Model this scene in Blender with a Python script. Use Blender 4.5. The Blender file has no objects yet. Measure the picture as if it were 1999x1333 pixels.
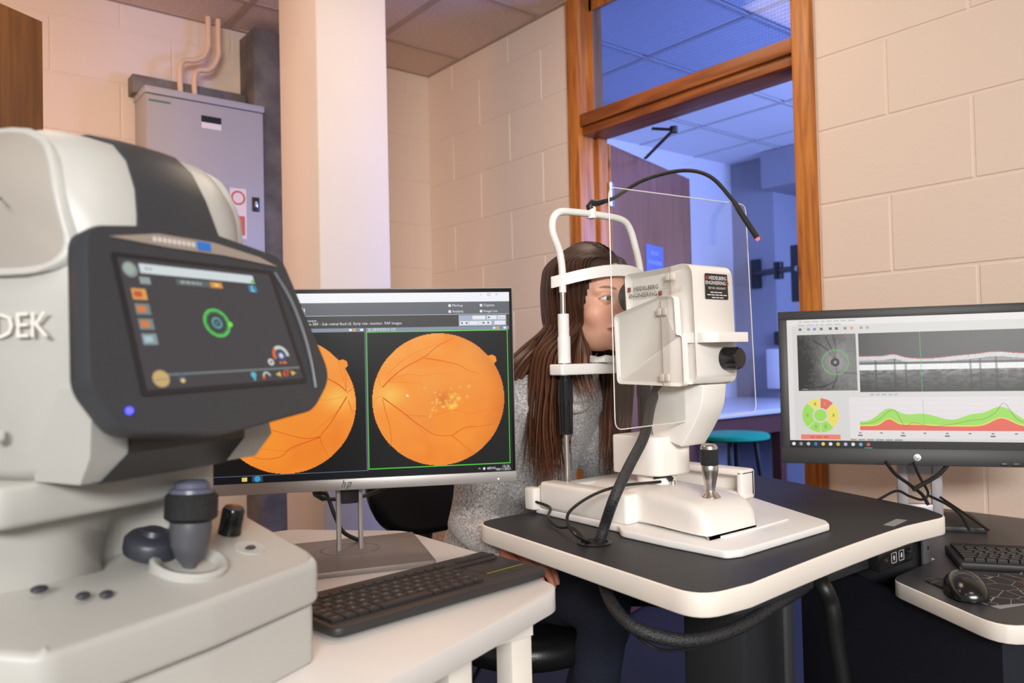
import bpy, bmesh, math, random
import numpy as np
from mathutils import Vector, Matrix
random.seed(7); rng = np.random.default_rng(5)
V = Vector; PI = math.pi
scene = bpy.context.scene
COL = scene.collection

# ------------------------------------------------------------------ camera
# calibrated from the block courses, ceiling grid and door frame (28 mm on 36 mm)
FPX = 1555.0; YAW, PITCH, ROLL = .677, .0230, -.0232
CAM = V((0, 0, 1.09))
fwd = V((math.sin(YAW)*math.cos(PITCH), math.cos(YAW)*math.cos(PITCH), math.sin(PITCH)))
_r0 = V((math.cos(YAW), -math.sin(YAW), 0)); _u0 = _r0.cross(fwd)
RGT = _r0*math.cos(ROLL) + _u0*math.sin(ROLL); UPV = -_r0*math.sin(ROLL) + _u0*math.cos(ROLL)
def ray(x, y): return fwd + RGT*((x-999.5)/FPX) - UPV*((y-666.5)/FPX)
def onX(x, y, a): d = ray(x, y); return CAM + d*((a-CAM.x)/d.x)
def onY(x, y, b): d = ray(x, y); return CAM + d*((b-CAM.y)/d.y)
def onZ(x, y, z): d = ray(x, y); return CAM + d*((z-CAM.z)/d.z)
def atD(x, y, dep): return CAM + ray(x, y)*dep
cd = bpy.data.cameras.new('camera'); cam = bpy.data.objects.new('camera', cd); COL.objects.link(cam)
cam.matrix_world = Matrix(((RGT.x, UPV.x, -fwd.x, CAM.x), (RGT.y, UPV.y, -fwd.y, CAM.y), (RGT.z, UPV.z, -fwd.z, CAM.z), (0, 0, 0, 1)))
cd.sensor_width = 36; cd.lens = FPX/1999*36; cd.clip_start = .05; cd.clip_end = 60
cd.dof.use_dof = True; cd.dof.focus_distance = 1.48; cd.dof.aperture_fstop = 5.0
scene.camera = cam
scene.view_settings.view_transform = 'Standard'; scene.view_settings.look = 'None'
scene.view_settings.gamma = 1; scene.view_settings.use_curve_mapping = False
scene.view_settings.exposure = -0.12
wd = bpy.data.worlds.new('world'); scene.world = wd; wd.use_nodes = True
wd.node_tree.nodes['Background'].inputs['Color'].default_value = (1.0, .975, .95, 1)
wd.node_tree.nodes['Background'].inputs['Strength'].default_value = .45
def area(name, loc, target, size, power, color, sy=None):
    l = bpy.data.lights.new(name, 'AREA'); o = bpy.data.objects.new(name, l); COL.objects.link(o)
    l.energy = power; l.color = color; l.size = size
    if sy: l.shape = 'RECTANGLE'; l.size_y = sy
    o.location = loc; o.rotation_euler = (V(target)-V(loc)).to_track_quat('-Z', 'Y').to_euler()
    return o
# ceiling panels of the exam room, above and behind the camera
area('ceiling_panel_light', (.315, -.43, 2.55), (.7, .7, .6), .58, 12, (1, .97, .93))
area('ceiling_panel_light', (-.885, .17, 2.55), (.3, 1.2, .6), .58, 5, (1, .97, .93))
area('ceiling_panel_light', (1.515, 1.67, 2.55), (1.515, 1.67, 0), .58, 7, (1, .74, .5))  # panel added out of view to brighten the depth of the room
# unseen fill light added behind the camera (its housing is built below)
area('fill_light', (-1.5, -2.5, 2.2), (1.45, 1.3, 1.0), 1.8, 45, (1, .985, .97), .55).data.spread = math.radians(84)
# warm standing lamp to the left, out of the frame (built below)
area('warm_lamp_light', (-.75, 2.35, 1.75), (1.6, 3.2, 1.7), .30, 11, (1, .45, .19))
area('warm_panel_light', (.315, 2.27, 2.55), (1.2, 2.7, 0), .58, 7, (1, .58, .32))
# cold daylight in the next room
area('next_room_daylight', (4.0, .27, 1.75), (4.0, 2.0, 1.85), 1.5, 150, (.27, .38, 1.0), 1.1)

# ------------------------------------------------------------------ materials
MATS = {}
def nd(nt, t, **kw):
    n = nt.nodes.new(t)
    for k, v in kw.items():
        if k.startswith('i_'): n.inputs[k[2:].replace('_', ' ')].default_value = v
        else: setattr(n, k, v)
    return n
def s2l(c): return tuple((x/12.92 if x <= .04045 else ((x+.055)/1.055)**2.4) for x in c)
def C8(r, g, b): return s2l((r/255, g/255, b/255))
def mat(name, col, rough=.5, metal=0, var=None, bump=None, coords='Object', spec=.5, coat=0, emit=None, col2=None):
    if name in MATS: return MATS[name]
    m = bpy.data.materials.new(name); m.use_nodes = True; nt = m.node_tree; b = nt.nodes['Principled BSDF']
    b.inputs['Base Color'].default_value = (*col, 1); b.inputs['Roughness'].default_value = rough
    b.inputs['Metallic'].default_value = metal; b.inputs['Specular IOR Level'].default_value = spec
    if coat: b.inputs['Coat Weight'].default_value = coat
    if emit:
        b.inputs['Emission Color'].default_value = (*emit[0], 1); b.inputs['Emission Strength'].default_value = emit[1]
    tc = nd(nt, 'ShaderNodeTexCoord')
    if var or col2:
        sc, amt = var
        n = nd(nt, 'ShaderNodeTexNoise', i_Scale=sc, i_Detail=5.0); nt.links.new(tc.outputs[coords], n.inputs['Vector'])
        mx = nd(nt, 'ShaderNodeMix', data_type='RGBA')
        c2 = col2 or tuple(max(0, c*(1-amt)) for c in col)
        mx.inputs['A'].default_value = (*col, 1); mx.inputs['B'].default_value = (*c2, 1)
        rp = nd(nt, 'ShaderNodeMapRange'); rp.inputs['From Min'].default_value = .35; rp.inputs['From Max'].default_value = .65
        nt.links.new(n.outputs['Fac'], rp.inputs['Value']); nt.links.new(rp.outputs['Result'], mx.inputs['Factor'])
        nt.links.new(mx.outputs['Result'], b.inputs['Base Color'])
    if bump:
        sc, st = bump
        n = nd(nt, 'ShaderNodeTexNoise', i_Scale=sc, i_Detail=4.0); nt.links.new(tc.outputs[coords], n.inputs['Vector'])
        bp = nd(nt, 'ShaderNodeBump', i_Strength=st, i_Distance=.002)
        nt.links.new(n.outputs['Fac'], bp.inputs['Height']); nt.links.new(bp.outputs['Normal'], b.inputs['Normal'])
    MATS[name] = m; return m
def emat(name, col, st=1.0):
    if name in MATS: return MATS[name]
    m = bpy.data.materials.new(name); m.use_nodes = True; nt = m.node_tree
    b = nt.nodes['Principled BSDF']; b.inputs['Base Color'].default_value = (.01, .01, .01, 1); b.inputs['Roughness'].default_value = .3; b.inputs['Specular IOR Level'].default_value = .12
    b.inputs['Emission Color'].default_value = (*col, 1); b.inputs['Emission Strength'].default_value = st
    MATS[name] = m; return m
def vmat(name, rough=.5, emit=0.0, coat=0, bump=None):
    if name in MATS: return MATS[name]
    m = bpy.data.materials.new(name); m.use_nodes = True; nt = m.node_tree; b = nt.nodes['Principled BSDF']
    a = nd(nt, 'ShaderNodeVertexColor', layer_name='Col')
    b.inputs['Roughness'].default_value = rough; b.inputs['Coat Weight'].default_value = coat
    if emit:
        b.inputs['Base Color'].default_value = (.01, .01, .01, 1); b.inputs['Specular IOR Level'].default_value = .12
        nt.links.new(a.outputs['Color'], b.inputs['Emission Color']); b.inputs['Emission Strength'].default_value = emit
    else:
        nt.links.new(a.outputs['Color'], b.inputs['Base Color'])
    if bump:
        tc = nd(nt, 'ShaderNodeTexCoord'); n = nd(nt, 'ShaderNodeTexNoise', i_Scale=bump[0], i_Detail=3.0)
        nt.links.new(tc.outputs['Object'], n.inputs['Vector'])
        bp = nd(nt, 'ShaderNodeBump', i_Strength=bump[1], i_Distance=.001)
        nt.links.new(n.outputs['Fac'], bp.inputs['Height']); nt.links.new(bp.outputs['Normal'], b.inputs['Normal'])
    MATS[name] = m; return m
def wood(name, c1, c2, axis='Z', scale=6.0, knots=True, rough=.42):
    if name in MATS: return MATS[name]
    m = bpy.data.materials.new(name); m.use_nodes = True; nt = m.node_tree; b = nt.nodes['Principled BSDF']
    b.inputs['Roughness'].default_value = rough
    tc = nd(nt, 'ShaderNodeTexCoord'); mp = nd(nt, 'ShaderNodeMapping')
    mp.inputs['Scale'].default_value = {'Z': (9, 9, .55), 'Y': (9, .55, 9), 'X': (.55, 9, 9)}[axis]
    nt.links.new(tc.outputs['Object'], mp.inputs['Vector'])
    n = nd(nt, 'ShaderNodeTexNoise', i_Scale=scale, i_Detail=6.0, i_Distortion=.6); nt.links.new(mp.outputs['Vector'], n.inputs['Vector'])
    mx = nd(nt, 'ShaderNodeMix', data_type='RGBA'); mx.inputs['A'].default_value = (*c1, 1); mx.inputs['B'].default_value = (*c2, 1)
    rp = nd(nt, 'ShaderNodeMapRange'); rp.inputs['From Min'].default_value = .38; rp.inputs['From Max'].default_value = .64
    nt.links.new(n.outputs['Fac'], rp.inputs['Value']); nt.links.new(rp.outputs['Result'], mx.inputs['Factor'])
    out = mx.outputs['Result']
    if knots:
        mp2 = nd(nt, 'ShaderNodeMapping')
        mp2.inputs['Scale'].default_value = {'Z': (9, 9, 4.2), 'Y': (9, 4.2, 9), 'X': (4.2, 9, 9)}[axis]
        nt.links.new(tc.outputs['Object'], mp2.inputs['Vector'])
        vo = nd(nt, 'ShaderNodeTexVoronoi', i_Scale=1.0); nt.links.new(mp2.outputs['Vector'], vo.inputs['Vector'])
        r2 = nd(nt, 'ShaderNodeMapRange'); r2.inputs['From Min'].default_value = .07; r2.inputs['From Max'].default_value = .16
        r2.inputs['To Min'].default_value = 1; r2.inputs['To Max'].default_value = 0
        nt.links.new(vo.outputs['Distance'], r2.inputs['Value'])
        m2 = nd(nt, 'ShaderNodeMix', data_type='RGBA'); m2.inputs['B'].default_value = (.045, .013, .004, 1)
        nt.links.new(out, m2.inputs['A']); nt.links.new(r2.outputs['Result'], m2.inputs['Factor']); out = m2.outputs['Result']
    nt.links.new(out, b.inputs['Base Color']); MATS[name] = m; return m
def clear(name, tint=(1, 1, 1), gloss=.05, wires=0.0):
    """thin clear sheet: see-through with a fresnel sheen; wires = pitch of a cast-in wire net"""
    if name in MATS: return MATS[name]
    m = bpy.data.materials.new(name); m.use_nodes = True; nt = m.node_tree; nt.nodes.remove(nt.nodes['Principled BSDF'])
    out = nt.nodes['Material Output']
    tr = nd(nt, 'ShaderNodeBsdfTransparent', i_Color=(*tint, 1)); gl = nd(nt, 'ShaderNodeBsdfGlossy', i_Roughness=gloss)
    lw = nd(nt, 'ShaderNodeLayerWeight'); pw_ = nd(nt, 'ShaderNodeMath', operation='POWER'); pw_.inputs[1].default_value = 4.0
    fr = nd(nt, 'ShaderNodeMath', operation='MULTIPLY_ADD'); fr.inputs[1].default_value = .6; fr.inputs[2].default_value = .035
    nt.links.new(lw.outputs['Facing'], pw_.inputs[0]); nt.links.new(pw_.outputs[0], fr.inputs[0]); mx = nd(nt, 'ShaderNodeMixShader')
    nt.links.new(fr.outputs[0], mx.inputs['Fac']); nt.links.new(tr.outputs[0], mx.inputs[1]); nt.links.new(gl.outputs[0], mx.inputs[2])
    last = mx
    if wires:
        tc = nd(nt, 'ShaderNodeTexCoord'); sp = nd(nt, 'ShaderNodeSeparateXYZ'); nt.links.new(tc.outputs['Object'], sp.inputs[0])
        fs = []
        for ax in 'YZ':
            mm = nd(nt, 'ShaderNodeMath', operation='PINGPONG'); mm.inputs[1].default_value = wires/2
            nt.links.new(sp.outputs[ax], mm.inputs[0])
            g = nd(nt, 'ShaderNodeMath', operation='LESS_THAN'); g.inputs[1].default_value = .0004
            nt.links.new(mm.outputs[0], g.inputs[0]); fs.append(g)
        mxx = nd(nt, 'ShaderNodeMath', operation='MAXIMUM'); nt.links.new(fs[0].outputs[0], mxx.inputs[0]); nt.links.new(fs[1].outputs[0], mxx.inputs[1])
        df = nd(nt, 'ShaderNodeBsdfDiffuse', i_Color=(.22, .26, .33, 1)); m2 = nd(nt, 'ShaderNodeMixShader')
        nt.links.new(mxx.outputs[0], m2.inputs['Fac']); nt.links.new(mx.outputs[0], m2.inputs[1]); nt.links.new(df.outputs[0], m2.inputs[2]); last = m2
    nt.links.new(last.outputs[0], out.inputs['Surface']); MATS[name] = m; return m

# ------------------------------------------------------------------ mesh helpers
W = {}
def rotz(a): return Matrix.Rotation(a, 4, 'Z')
class MB:
    def __init__(s): s.bm = bmesh.new(); s.mi = 0
    def _merge(s, b, M=None, mi=None):
        if M is not None: bmesh.ops.transform(b, matrix=M, verts=b.verts)
        for f in b.faces: f.material_index = s.mi if mi is None else mi
        me = bpy.data.meshes.new('tmp'); b.to_mesh(me); b.free(); s.bm.from_mesh(me); bpy.data.meshes.remove(me); return s
    def box(s, lo, hi, bevel=0, seg=2, M=None, mi=None):
        b = bmesh.new(); lo, hi = V(lo), V(hi); c = (lo+hi)/2; d = hi-lo
        bmesh.ops.create_cube(b, size=1, matrix=Matrix.Translation(c) @ Matrix.Diagonal((*d, 1)))
        if bevel: bmesh.ops.bevel(b, geom=list(b.edges), offset=bevel, segments=seg, profile=.5, affect='EDGES', clamp_overlap=True)
        return s._merge(b, M, mi)
    def prism(s, poly, z0, z1, bevel=0, seg=2, M=None, mi=None, only_top=False):
        b = bmesh.new(); n = len(poly)
        lo = [b.verts.new((p[0], p[1], z0)) for p in poly]; hi = [b.verts.new((p[0], p[1], z1)) for p in poly]
        b.faces.new(lo[::-1]); b.faces.new(hi)
        for i in range(n): b.faces.new((lo[i], lo[(i+1) % n], hi[(i+1) % n], hi[i]))
        bmesh.ops.recalc_face_normals(b, faces=b.faces)
        if bevel:
            es = [e for e in b.edges if not only_top or all(abs(v.co.z-z1) < 1e-6 for v in e.verts)]
            if not only_top: es = [e for e in es if abs(e.verts[0].co.z-e.verts[1].co.z) < 1e-6 or e.calc_face_angle(0) > .35]
            bmesh.ops.bevel(b, geom=es, offset=bevel, segments=seg, profile=.5, affect='EDGES', clamp_overlap=True)
        return s._merge(b, M, mi)
    def loft(s, rings, closed=True, cap=True, M=None, mi=None):
        b = bmesh.new(); R_ = [[b.verts.new(p) for p in r] for r in rings]; n = len(rings[0])
        for i in range(len(R_)-1):
            for j in range(n if closed else n-1):
                b.faces.new((R_[i][j], R_[i][(j+1) % n], R_[i+1][(j+1) % n], R_[i+1][j]))
        if cap and closed: b.faces.new(R_[0][::-1]); b.faces.new(R_[-1])
        bmesh.ops.recalc_face_normals(b, faces=b.faces)
        return s._merge(b, M, mi)
    def lathe(s, prof, n=24, M=None, mi=None):
        rings = [[(r*math.cos(2*PI*k/n), r*math.sin(2*PI*k/n), z) for k in range(n)] for r, z in prof]
        return s.loft(rings, True, True, M, mi)
    def tube(s, pts, r, n=8, M=None, mi=None, flat=1.0):
        pts = [V(p) for p in pts]; k = len(pts); rs = r if isinstance(r, (list, tuple)) else [r]*k
        t0 = (pts[1]-pts[0]).normalized(); up = V((0, 0, 1)) if abs(t0.z) < .9 else V((1, 0, 0))
        a = t0.cross(up).normalized(); rings = []
        for i in range(k):
            t = (pts[min(i+1, k-1)]-pts[max(i-1, 0)]).normalized()
            a = (a - t*a.dot(t)).normalized(); c = t.cross(a)
            rings.append([pts[i] + a*(rs[i]*math.cos(2*PI*j/n)) + c*(rs[i]*flat*math.sin(2*PI*j/n)) for j in range(n)])
        return s.loft(rings, True, True, M, mi)
    def poly(s, pts, M=None, mi=None):
        b = bmesh.new(); b.faces.new([b.verts.new(p) for p in pts]); return s._merge(b, M, mi)
    def sphere(s, c, r, u=16, v=10, M=None, mi=None):
        b = bmesh.new(); rr = r if isinstance(r, (tuple, list)) else (r, r, r)
        bmesh.ops.create_uvsphere(b, u_segments=u, v_segments=v, radius=1, matrix=Matrix.Translation(c) @ Matrix.Diagonal((*rr, 1)))
        return s._merge(b, M, mi)
    def text(s, body, size, M, mi=None, align='CENTER', bold=0.0, ext=0.0):
        cu = bpy.data.curves.new('t', 'FONT'); cu.body = body; cu.size = size; cu.align_x = align; cu.align_y = 'CENTER'
        cu.offset = bold; cu.extrude = ext; cu.resolution_u = 2
        o = bpy.data.objects.new('t', cu); COL.objects.link(o); dg = bpy.context.evaluated_depsgraph_get(); dg.update()
        me = bpy.data.meshes.new_from_object(o.evaluated_get(dg)); me.transform(M)
        b = bmesh.new(); b.from_mesh(me); bpy.data.meshes.remove(me); bpy.data.objects.remove(o); bpy.data.curves.remove(cu)
        return s._merge(b, None, mi)
def cr(pts, n=8):
    """Catmull-Rom through the points"""
    P = [V(p) for p in pts]; P = [P[0]*2-P[1]] + P + [P[-1]*2-P[-2]]; out = []
    for i in range(1, len(P)-2):
        a, b, c, d = P[i-1:i+3]
        for k in range(n):
            t = k/n; out.append(.5*((2*b)+(c-a)*t+(2*a-5*b+4*c-d)*t*t+(3*b-a-3*c+d)*t**3))
    out.append(P[-2]); return out
def rpoly(pts, rad, n=6):
    """round the corners of a 2D polygon; rad: number or list"""
    out = []; N = len(pts); R_ = rad if isinstance(rad, (list, tuple)) else [rad]*N
    for i in range(N):
        p, a, b = V(pts[i]).to_2d(), V(pts[i-1]).to_2d(), V(pts[(i+1) % N]).to_2d(); r = R_[i]
        if r <= 0: out.append((p.x, p.y)); continue
        d1, d2 = (a-p).normalized(), (b-p).normalized(); ang = d1.angle(d2); t = min(r/math.tan(ang/2), .49*(a-p).length, .49*(b-p).length)
        q1, q2 = p+d1*t, p+d2*t
        for k in range(n+1):
            u = k/n; q = q1*(1-u)**2 + p*2*u*(1-u) + q2*u*u; out.append((q.x, q.y))
    return out
def link(name, me, mats, parent=None, world=False, smooth=40):
    if not isinstance(mats, (list, tuple)): mats = [mats]
    for m in mats: me.materials.append(m)
    if smooth:
        me.polygons.foreach_set('use_smooth', [True]*len(me.polygons))
        me.set_sharp_from_angle(angle=math.radians(smooth))
    o = bpy.data.objects.new(name, me); COL.objects.link(o); W[o] = Matrix.Identity(4)
    if parent is not None:
        o.parent = parent
        if world: me.transform(W[parent].inverted())
        W[o] = W[parent].copy()
    return o
def obj(name, mb, mats, parent=None, world=False, smooth=40, loc=None):
    me = bpy.data.meshes.new(name); bmesh.ops.remove_doubles(mb.bm, verts=mb.bm.verts, dist=1e-6) if False else None
    mb.bm.to_mesh(me); mb.bm.free()
    if loc is not None: me.transform(Matrix.Translation(-V(loc)))
    o = link(name, me, mats, parent, world, smooth)
    if loc is not None and parent is None: o.location = loc; W[o] = Matrix.Translation(loc)
    return o
def place(name, me_obj, parent, loc, rz=0):
    """another piece sharing the mesh of me_obj, at a spot in its parent's frame"""
    o = bpy.data.objects.new(name, me_obj.data); COL.objects.link(o); o.parent = parent; o.location = loc; o.rotation_euler = (0, 0, rz)
    W[o] = W[parent] @ Matrix.Translation(loc) @ rotz(rz); return o
def tag(o, label=None, cat=None, group=None, kind=None):
    if label: o['label'] = label
    if cat: o['category'] = cat
    if group: o['group'] = group
    if kind: o['kind'] = kind
    return o
def thing(name, label, cat, loc=(0, 0, 0), rz=0, group=None):
    o = bpy.data.objects.new(name, None); COL.objects.link(o); o.location = loc; o.rotation_euler = (0, 0, rz); o.empty_display_size = .05
    W[o] = Matrix.Translation(loc) @ rotz(rz); return tag(o, label, cat, group)
def struct(name, mb, m, parent=None, smooth=0, label=None):
    o = obj(name, mb, m, parent, smooth=smooth)
    if parent is None: o['kind'] = 'structure'
    if label: o['label'] = label
    return o
def frame(o, x, z):
    """matrix whose X,Y are in a flat picture's right and up and whose Z faces the viewer"""
    x = V(x).normalized(); z = V(z).normalized(); y = z.cross(x)
    return Matrix(((x.x, y.x, z.x, o[0]), (x.y, y.y, z.y, o[1]), (x.z, y.z, z.z, o[2]), (0, 0, 0, 1)))
# ------------------------------------------------------------------ the room
XR, YL, ZC = 2.27, 3.47, 2.577
paint = mat('cream block paint', C8(227, 207, 190), .62, bump=(70, .45))
plain = mat('cream smooth paint', C8(222, 210, 200), .6, var=(2.0, .04), bump=(40, .15))
tilem = mat('ceiling tile', C8(228, 208, 194), .9, var=(60, .10), bump=(160, .4))
tbar = mat('ceiling grid', C8(186, 164, 148), .6)
carpet = mat('dark carpet', (.016, .017, .024), .95, var=(120, .5), bump=(300, .6))
pine_v = wood('pine upright', (.56, .20, .034), (.32, .095, .014), 'Z')
pine_h = wood('pine rail', (.34, .10, .02), (.19, .05, .009), 'Y')
brown_v = wood('dark brown wood', (.20, .08, .014), (.12, .045, .008), 'Z', knots=False)
leafm = wood('red brown veneer', (.20, .075, .045), (.14, .05, .03), 'Z', 4, knots=False, rough=.35)
metal = mat('bright steel', (.62, .62, .62), .28, 1)
black = mat('black plastic', (.012, .012, .013), .42)
blackgl = mat('black gloss', (.01, .01, .011), .18)

fl = MB(); fl.box((-2.8, -3.8, -.05), (XR+.1, YL+.1, 0)); struct('floor', fl, carpet)
f2 = MB(); f2.box((XR+.1, .2, -.05), (6.3, 3.95, 0)); struct('floor', f2, mat('next room floor', (.02, .02, .024), .5))

def courses(z0, top, h=.225):
    zs = [0.0]; z = z0
    while z <= .03: z += h
    while z < top-.02: zs.append(z); z += h
    return zs + [top]
BLOCKS = {}
def block_wall(parent, axis, face, a0, a1, zs, phase_a, phase_b, sgn):
    """blocks laid in half bond on a plane; axis = the wall's long direction"""
    J, D = .005, .012
    for r in range(len(zs)-1):
        z0, z1 = zs[r]+J/2, zs[r+1]-J/2
        ph = phase_a if (len(zs)-2-r) % 2 == 0 else phase_b
        cuts = [a0] + [c for c in (ph+.45*k for k in range(-14, 15)) if a0+.03 < c < a1-.03] + [a1]
        for i in range(len(cuts)-1):
            l0, l1 = cuts[i]+J/2, cuts[i+1]-J/2
            key = (axis, round(l1-l0, 3), round(z1-z0, 3), sgn)
            loc = ((l0, face, z0) if axis == 'X' else (face, l0, z0))
            if key not in BLOCKS:
                b = MB()
                if axis == 'X': b.box((0, 0, 0), (l1-l0, D*sgn, z1-z0) if sgn > 0 else (l1-l0, D, z1-z0), bevel=.003, seg=1)
                else: b.box((0, 0, 0), (D, l1-l0, z1-z0), bevel=.003, seg=1)
                o = obj('block', b, paint, parent, smooth=0); o.location = loc; BLOCKS[key] = o
            else: place('block', BLOCKS[key], parent, loc)
# right wall, in the two pieces left and right of the door frame
wr = MB(); wr.box((XR+.0025, 2.40, 0), (XR+.12, YL+.1, ZC)); wr.box((XR+.0025, -3.8, 0), (XR+.12, 1.305, ZC))
wall_right = struct('wall_right', wr, paint)
zr = courses(.19, ZC)
block_wall(wall_right, 'Y', XR, 2.402, YL, zr, 3.253, 3.028, 1)
block_wall(wall_right, 'Y', XR, -.1, 1.303, zr, .86, 1.085, 1)
wl = MB(); wl.box((-2.8, YL+.0025, 0), (XR+.12, YL+.12, ZC)); wall_left = struct('wall_left', wl, paint)
zl = courses(.217, ZC)
block_wall(wall_left, 'X', YL, -.5, XR, zl, .79, .54, 1)
# ceiling: grid of square tiles in dark T bars
cl = MB(); cl.box((-2.8, -3.8, ZC+.02), (XR+.12, YL+.12, ZC+.06)); ceiling = struct('ceiling', cl, tilem)
gx = [1.815+.6*k for k in range(-5, 1)]; gy = [3.17-.6*k for k in range(8)]
ex = [-1.2] + gx + [XR]; ey = sorted([YL] + gy + [-1.6])
proto = {}
for i in range(len(ex)-1):
    for j in range(len(ey)-1):
        a, b, c, d = ex[i]+.011, ex[i+1]-.011, ey[j]+.011, ey[j+1]-.011
        if b-a < .05 or d-c < .05: continue
        if (abs((a+b)/2-.315) < .1 and abs((c+d)/2+.43) < .1) or (abs((a+b)/2+.885) < .1 and abs((c+d)/2-.17) < .1) or (abs((a+b)/2-1.515) < .1 and abs((c+d)/2-1.67) < .1) or (abs((a+b)/2-.315) < .1 and abs((c+d)/2-2.27) < .1): continue
        key = (round(b-a, 3), round(d-c, 3))
        if key not in proto:
            m_ = MB(); m_.box((0, 0, 0), (b-a, d-c, .018), bevel=.004, seg=1); o = obj('ceiling_tile', m_, tilem, ceiling, smooth=0); o.location = (a, c, ZC); proto[key] = o
        else: place('ceiling_tile', proto[key], ceiling, (a, c, ZC))
for x in gx:
    m_ = MB(); m_.box((x-.012, -1.6, ZC-.003), (x+.012, YL, ZC+.002)); obj('ceiling_bar', m_, tbar, ceiling, smooth=0)
for y in gy:
    m_ = MB(); m_.box((-1.2, y-.012, ZC-.0035), (XR, y+.012, ZC+.002)); obj('ceiling_bar', m_, tbar, ceiling, smooth=0)
for nm, a, b in (('ceiling_bar', (-1.2, YL-.02, ZC-.004), (XR, YL, ZC+.002)), ('ceiling_bar', (XR-.02, -1.0, ZC-.0045), (XR, YL, ZC+.002))):
    m_ = MB(); m_.box(a, b); obj(nm, m_, tbar, ceiling, smooth=0)
# lit panels that carry the ceiling lamps, one added above the woman
for x, y in ((.315, -.43), (-.885, .17), (1.515, 1.67), (.315, 2.27)):
    t = thing('ceiling_light', 'square lit ceiling panel %s' % ('added above the seated woman' if x > 1 else 'above the left monitor' if y > 1 else 'behind the camera' if x > 0 else 'over the left side of the room'), 'ceiling light', (x, y, ZC))
    m_ = MB(); m_.box((-.29, -.29, .0), (.29, .29, .02)); obj('diffuser', m_, emat('lamp diffuser', (1, .95, .88), 2.0), t, smooth=0)
    m_ = MB()
    for sx in (-1, 1): m_.box((sx*.295-.008, -.3, -.004), (sx*.295+.008, .3, .02)); m_.box((-.3, sx*.295-.008, -.004), (.3, sx*.295+.008, .02))
    obj('frame', m_, tbar, t, smooth=0)

# plastered pillar
pl = MB(); pl.box((1.137, 2.40, 0), (1.40, 2.705, ZC), bevel=.006, seg=2)
tag(obj('pillar', pl, plain, smooth=60), 'smooth cream square pillar from floor to ceiling behind the monitors', 'pillar')
# grey concrete column at the left wall
cc = MB(); cc.box((1.275, 3.30, 0), (1.44, YL, ZC-.04), bevel=.006)
tag(obj('concrete_column', cc, mat('rough concrete', C8(112, 106, 104), .9, var=(9, .45), bump=(60, .8)), smooth=60), 'rough grey concrete column between the electrical cabinet and the cream pillar', 'column')
# wooden door standing open at the far left
dl = thing('open_door', 'tall dark brown wooden door leaf standing open at the left edge', 'door', (.328, 2.393, 0), math.atan2(-.045, -.073))
m_ = MB(); m_.box((0, 0, .008), (.78, .042, 2.0), bevel=.003); obj('leaf', m_, brown_v, dl)
m_ = MB(); m_.tube([(.70, -.005, 1.0), (.70, -.05, 1.0), (.60, -.05, 1.0)], .009, 10); obj('handle', m_, metal, dl)
m_ = MB(); m_.box((.66, -.008, .92), (.74, .0, 1.08), bevel=.002); obj('handle_plate', m_, metal, dl)

# electrical cabinet
ec = thing('electrical_cabinet', 'pale grey metal electrical cabinet with black lock and warning sign on the left wall', 'cabinet', (1.07, 3.30, 1.2))
lil = mat('pale grey enamel', C8(171, 166, 168), .45, var=(4, .03))
x0, x1, yf, zt, zb = .835, 1.305, 3.28, 2.19, 1.25
m_ = MB(); m_.box((x0, yf+.012, zb), (x1, 3.45, zt), bevel=.004); obj('body', m_, lil, ec, True)
m_ = MB(); m_.box((x0+.002, yf, zb+.003), (x1-.002, yf+.011, zt-.028), bevel=.003); dr = obj('door', m_, lil, ec, True)
m_ = MB(); m_.box((x0-.004, yf-.004, zt-.024), (x1+.004, 3.45, zt+.004), bevel=.003); obj('top_flange', m_, lil, ec, True)
m_ = MB(); m_.box((x1-.055, yf-.006, 1.74), (x1-.025, yf, 1.80), bevel=.002); lk = obj('lock', m_, black, dr, False); lk.data.transform(W[ec].inverted())
m_ = MB(); m_.box((x1-.046, yf-.009, 1.758), (x1-.034, yf-.006, 1.782), bevel=.001); o = obj('keyhole', m_, metal, dr); o.data.transform(W[ec].inverted())
def flat_on(parent, name, pts_world, m, off=0):
    b = MB(); b.poly(pts_world); o = obj(name, b, m, parent, smooth=0); o.data.transform(W[parent].inverted()); return o
def rectY(xa, xb, za, zb_, y): return [(xa, y, za), (xb, y, za), (xb, y, zb_), (xa, y, zb_)]
flat_on(ec, 'label_plate', rectY(1.045, 1.125, 2.085, 2.112, yf-.002), black)
flat_on(ec, 'paper_label', rectY(1.045, 1.125, 2.06, 2.085, yf-.002), mat('white paper', (.75, .68, .66), .7))
b = MB()
b.mi = 0; b.poly(rectY(1.155, 1.225, 1.62, 1.83, yf-.002))
ring = [(1.19+.03*math.cos(a), 1.79+.03*math.sin(a)) for a in np.linspace(0, 2*PI, 29)]
for k in range(28):
    (xa, za), (xb, zb_) = ring[k], ring[k+1]; q = .74
    b.poly([(xa, yf-.003, za), (xb, yf-.003, zb_), (1.19+(xb-1.19)*q, yf-.003, 1.79+(zb_-1.79)*q), (1.19+(xa-1.19)*q, yf-.003, 1.79+(za-1.79)*q)], mi=1)
b.poly(rectY(1.163, 1.217, 1.635, 1.715, yf-.003), mi=1)
o = obj('warning_sign', b, [mat('sign white', (.72, .62, .6), .6), mat('sign red', (.55, .12, .08), .6)], ec, True, smooth=0); o['label'] = 'white sign with red ring and red panel'
b = MB(); b.box((.845, yf-.0035, 2.135), (.925, yf-.002, 2.142)); obj('maker_mark', b, mat('green print', (.12, .22, .12), .6), ec, True)
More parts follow.
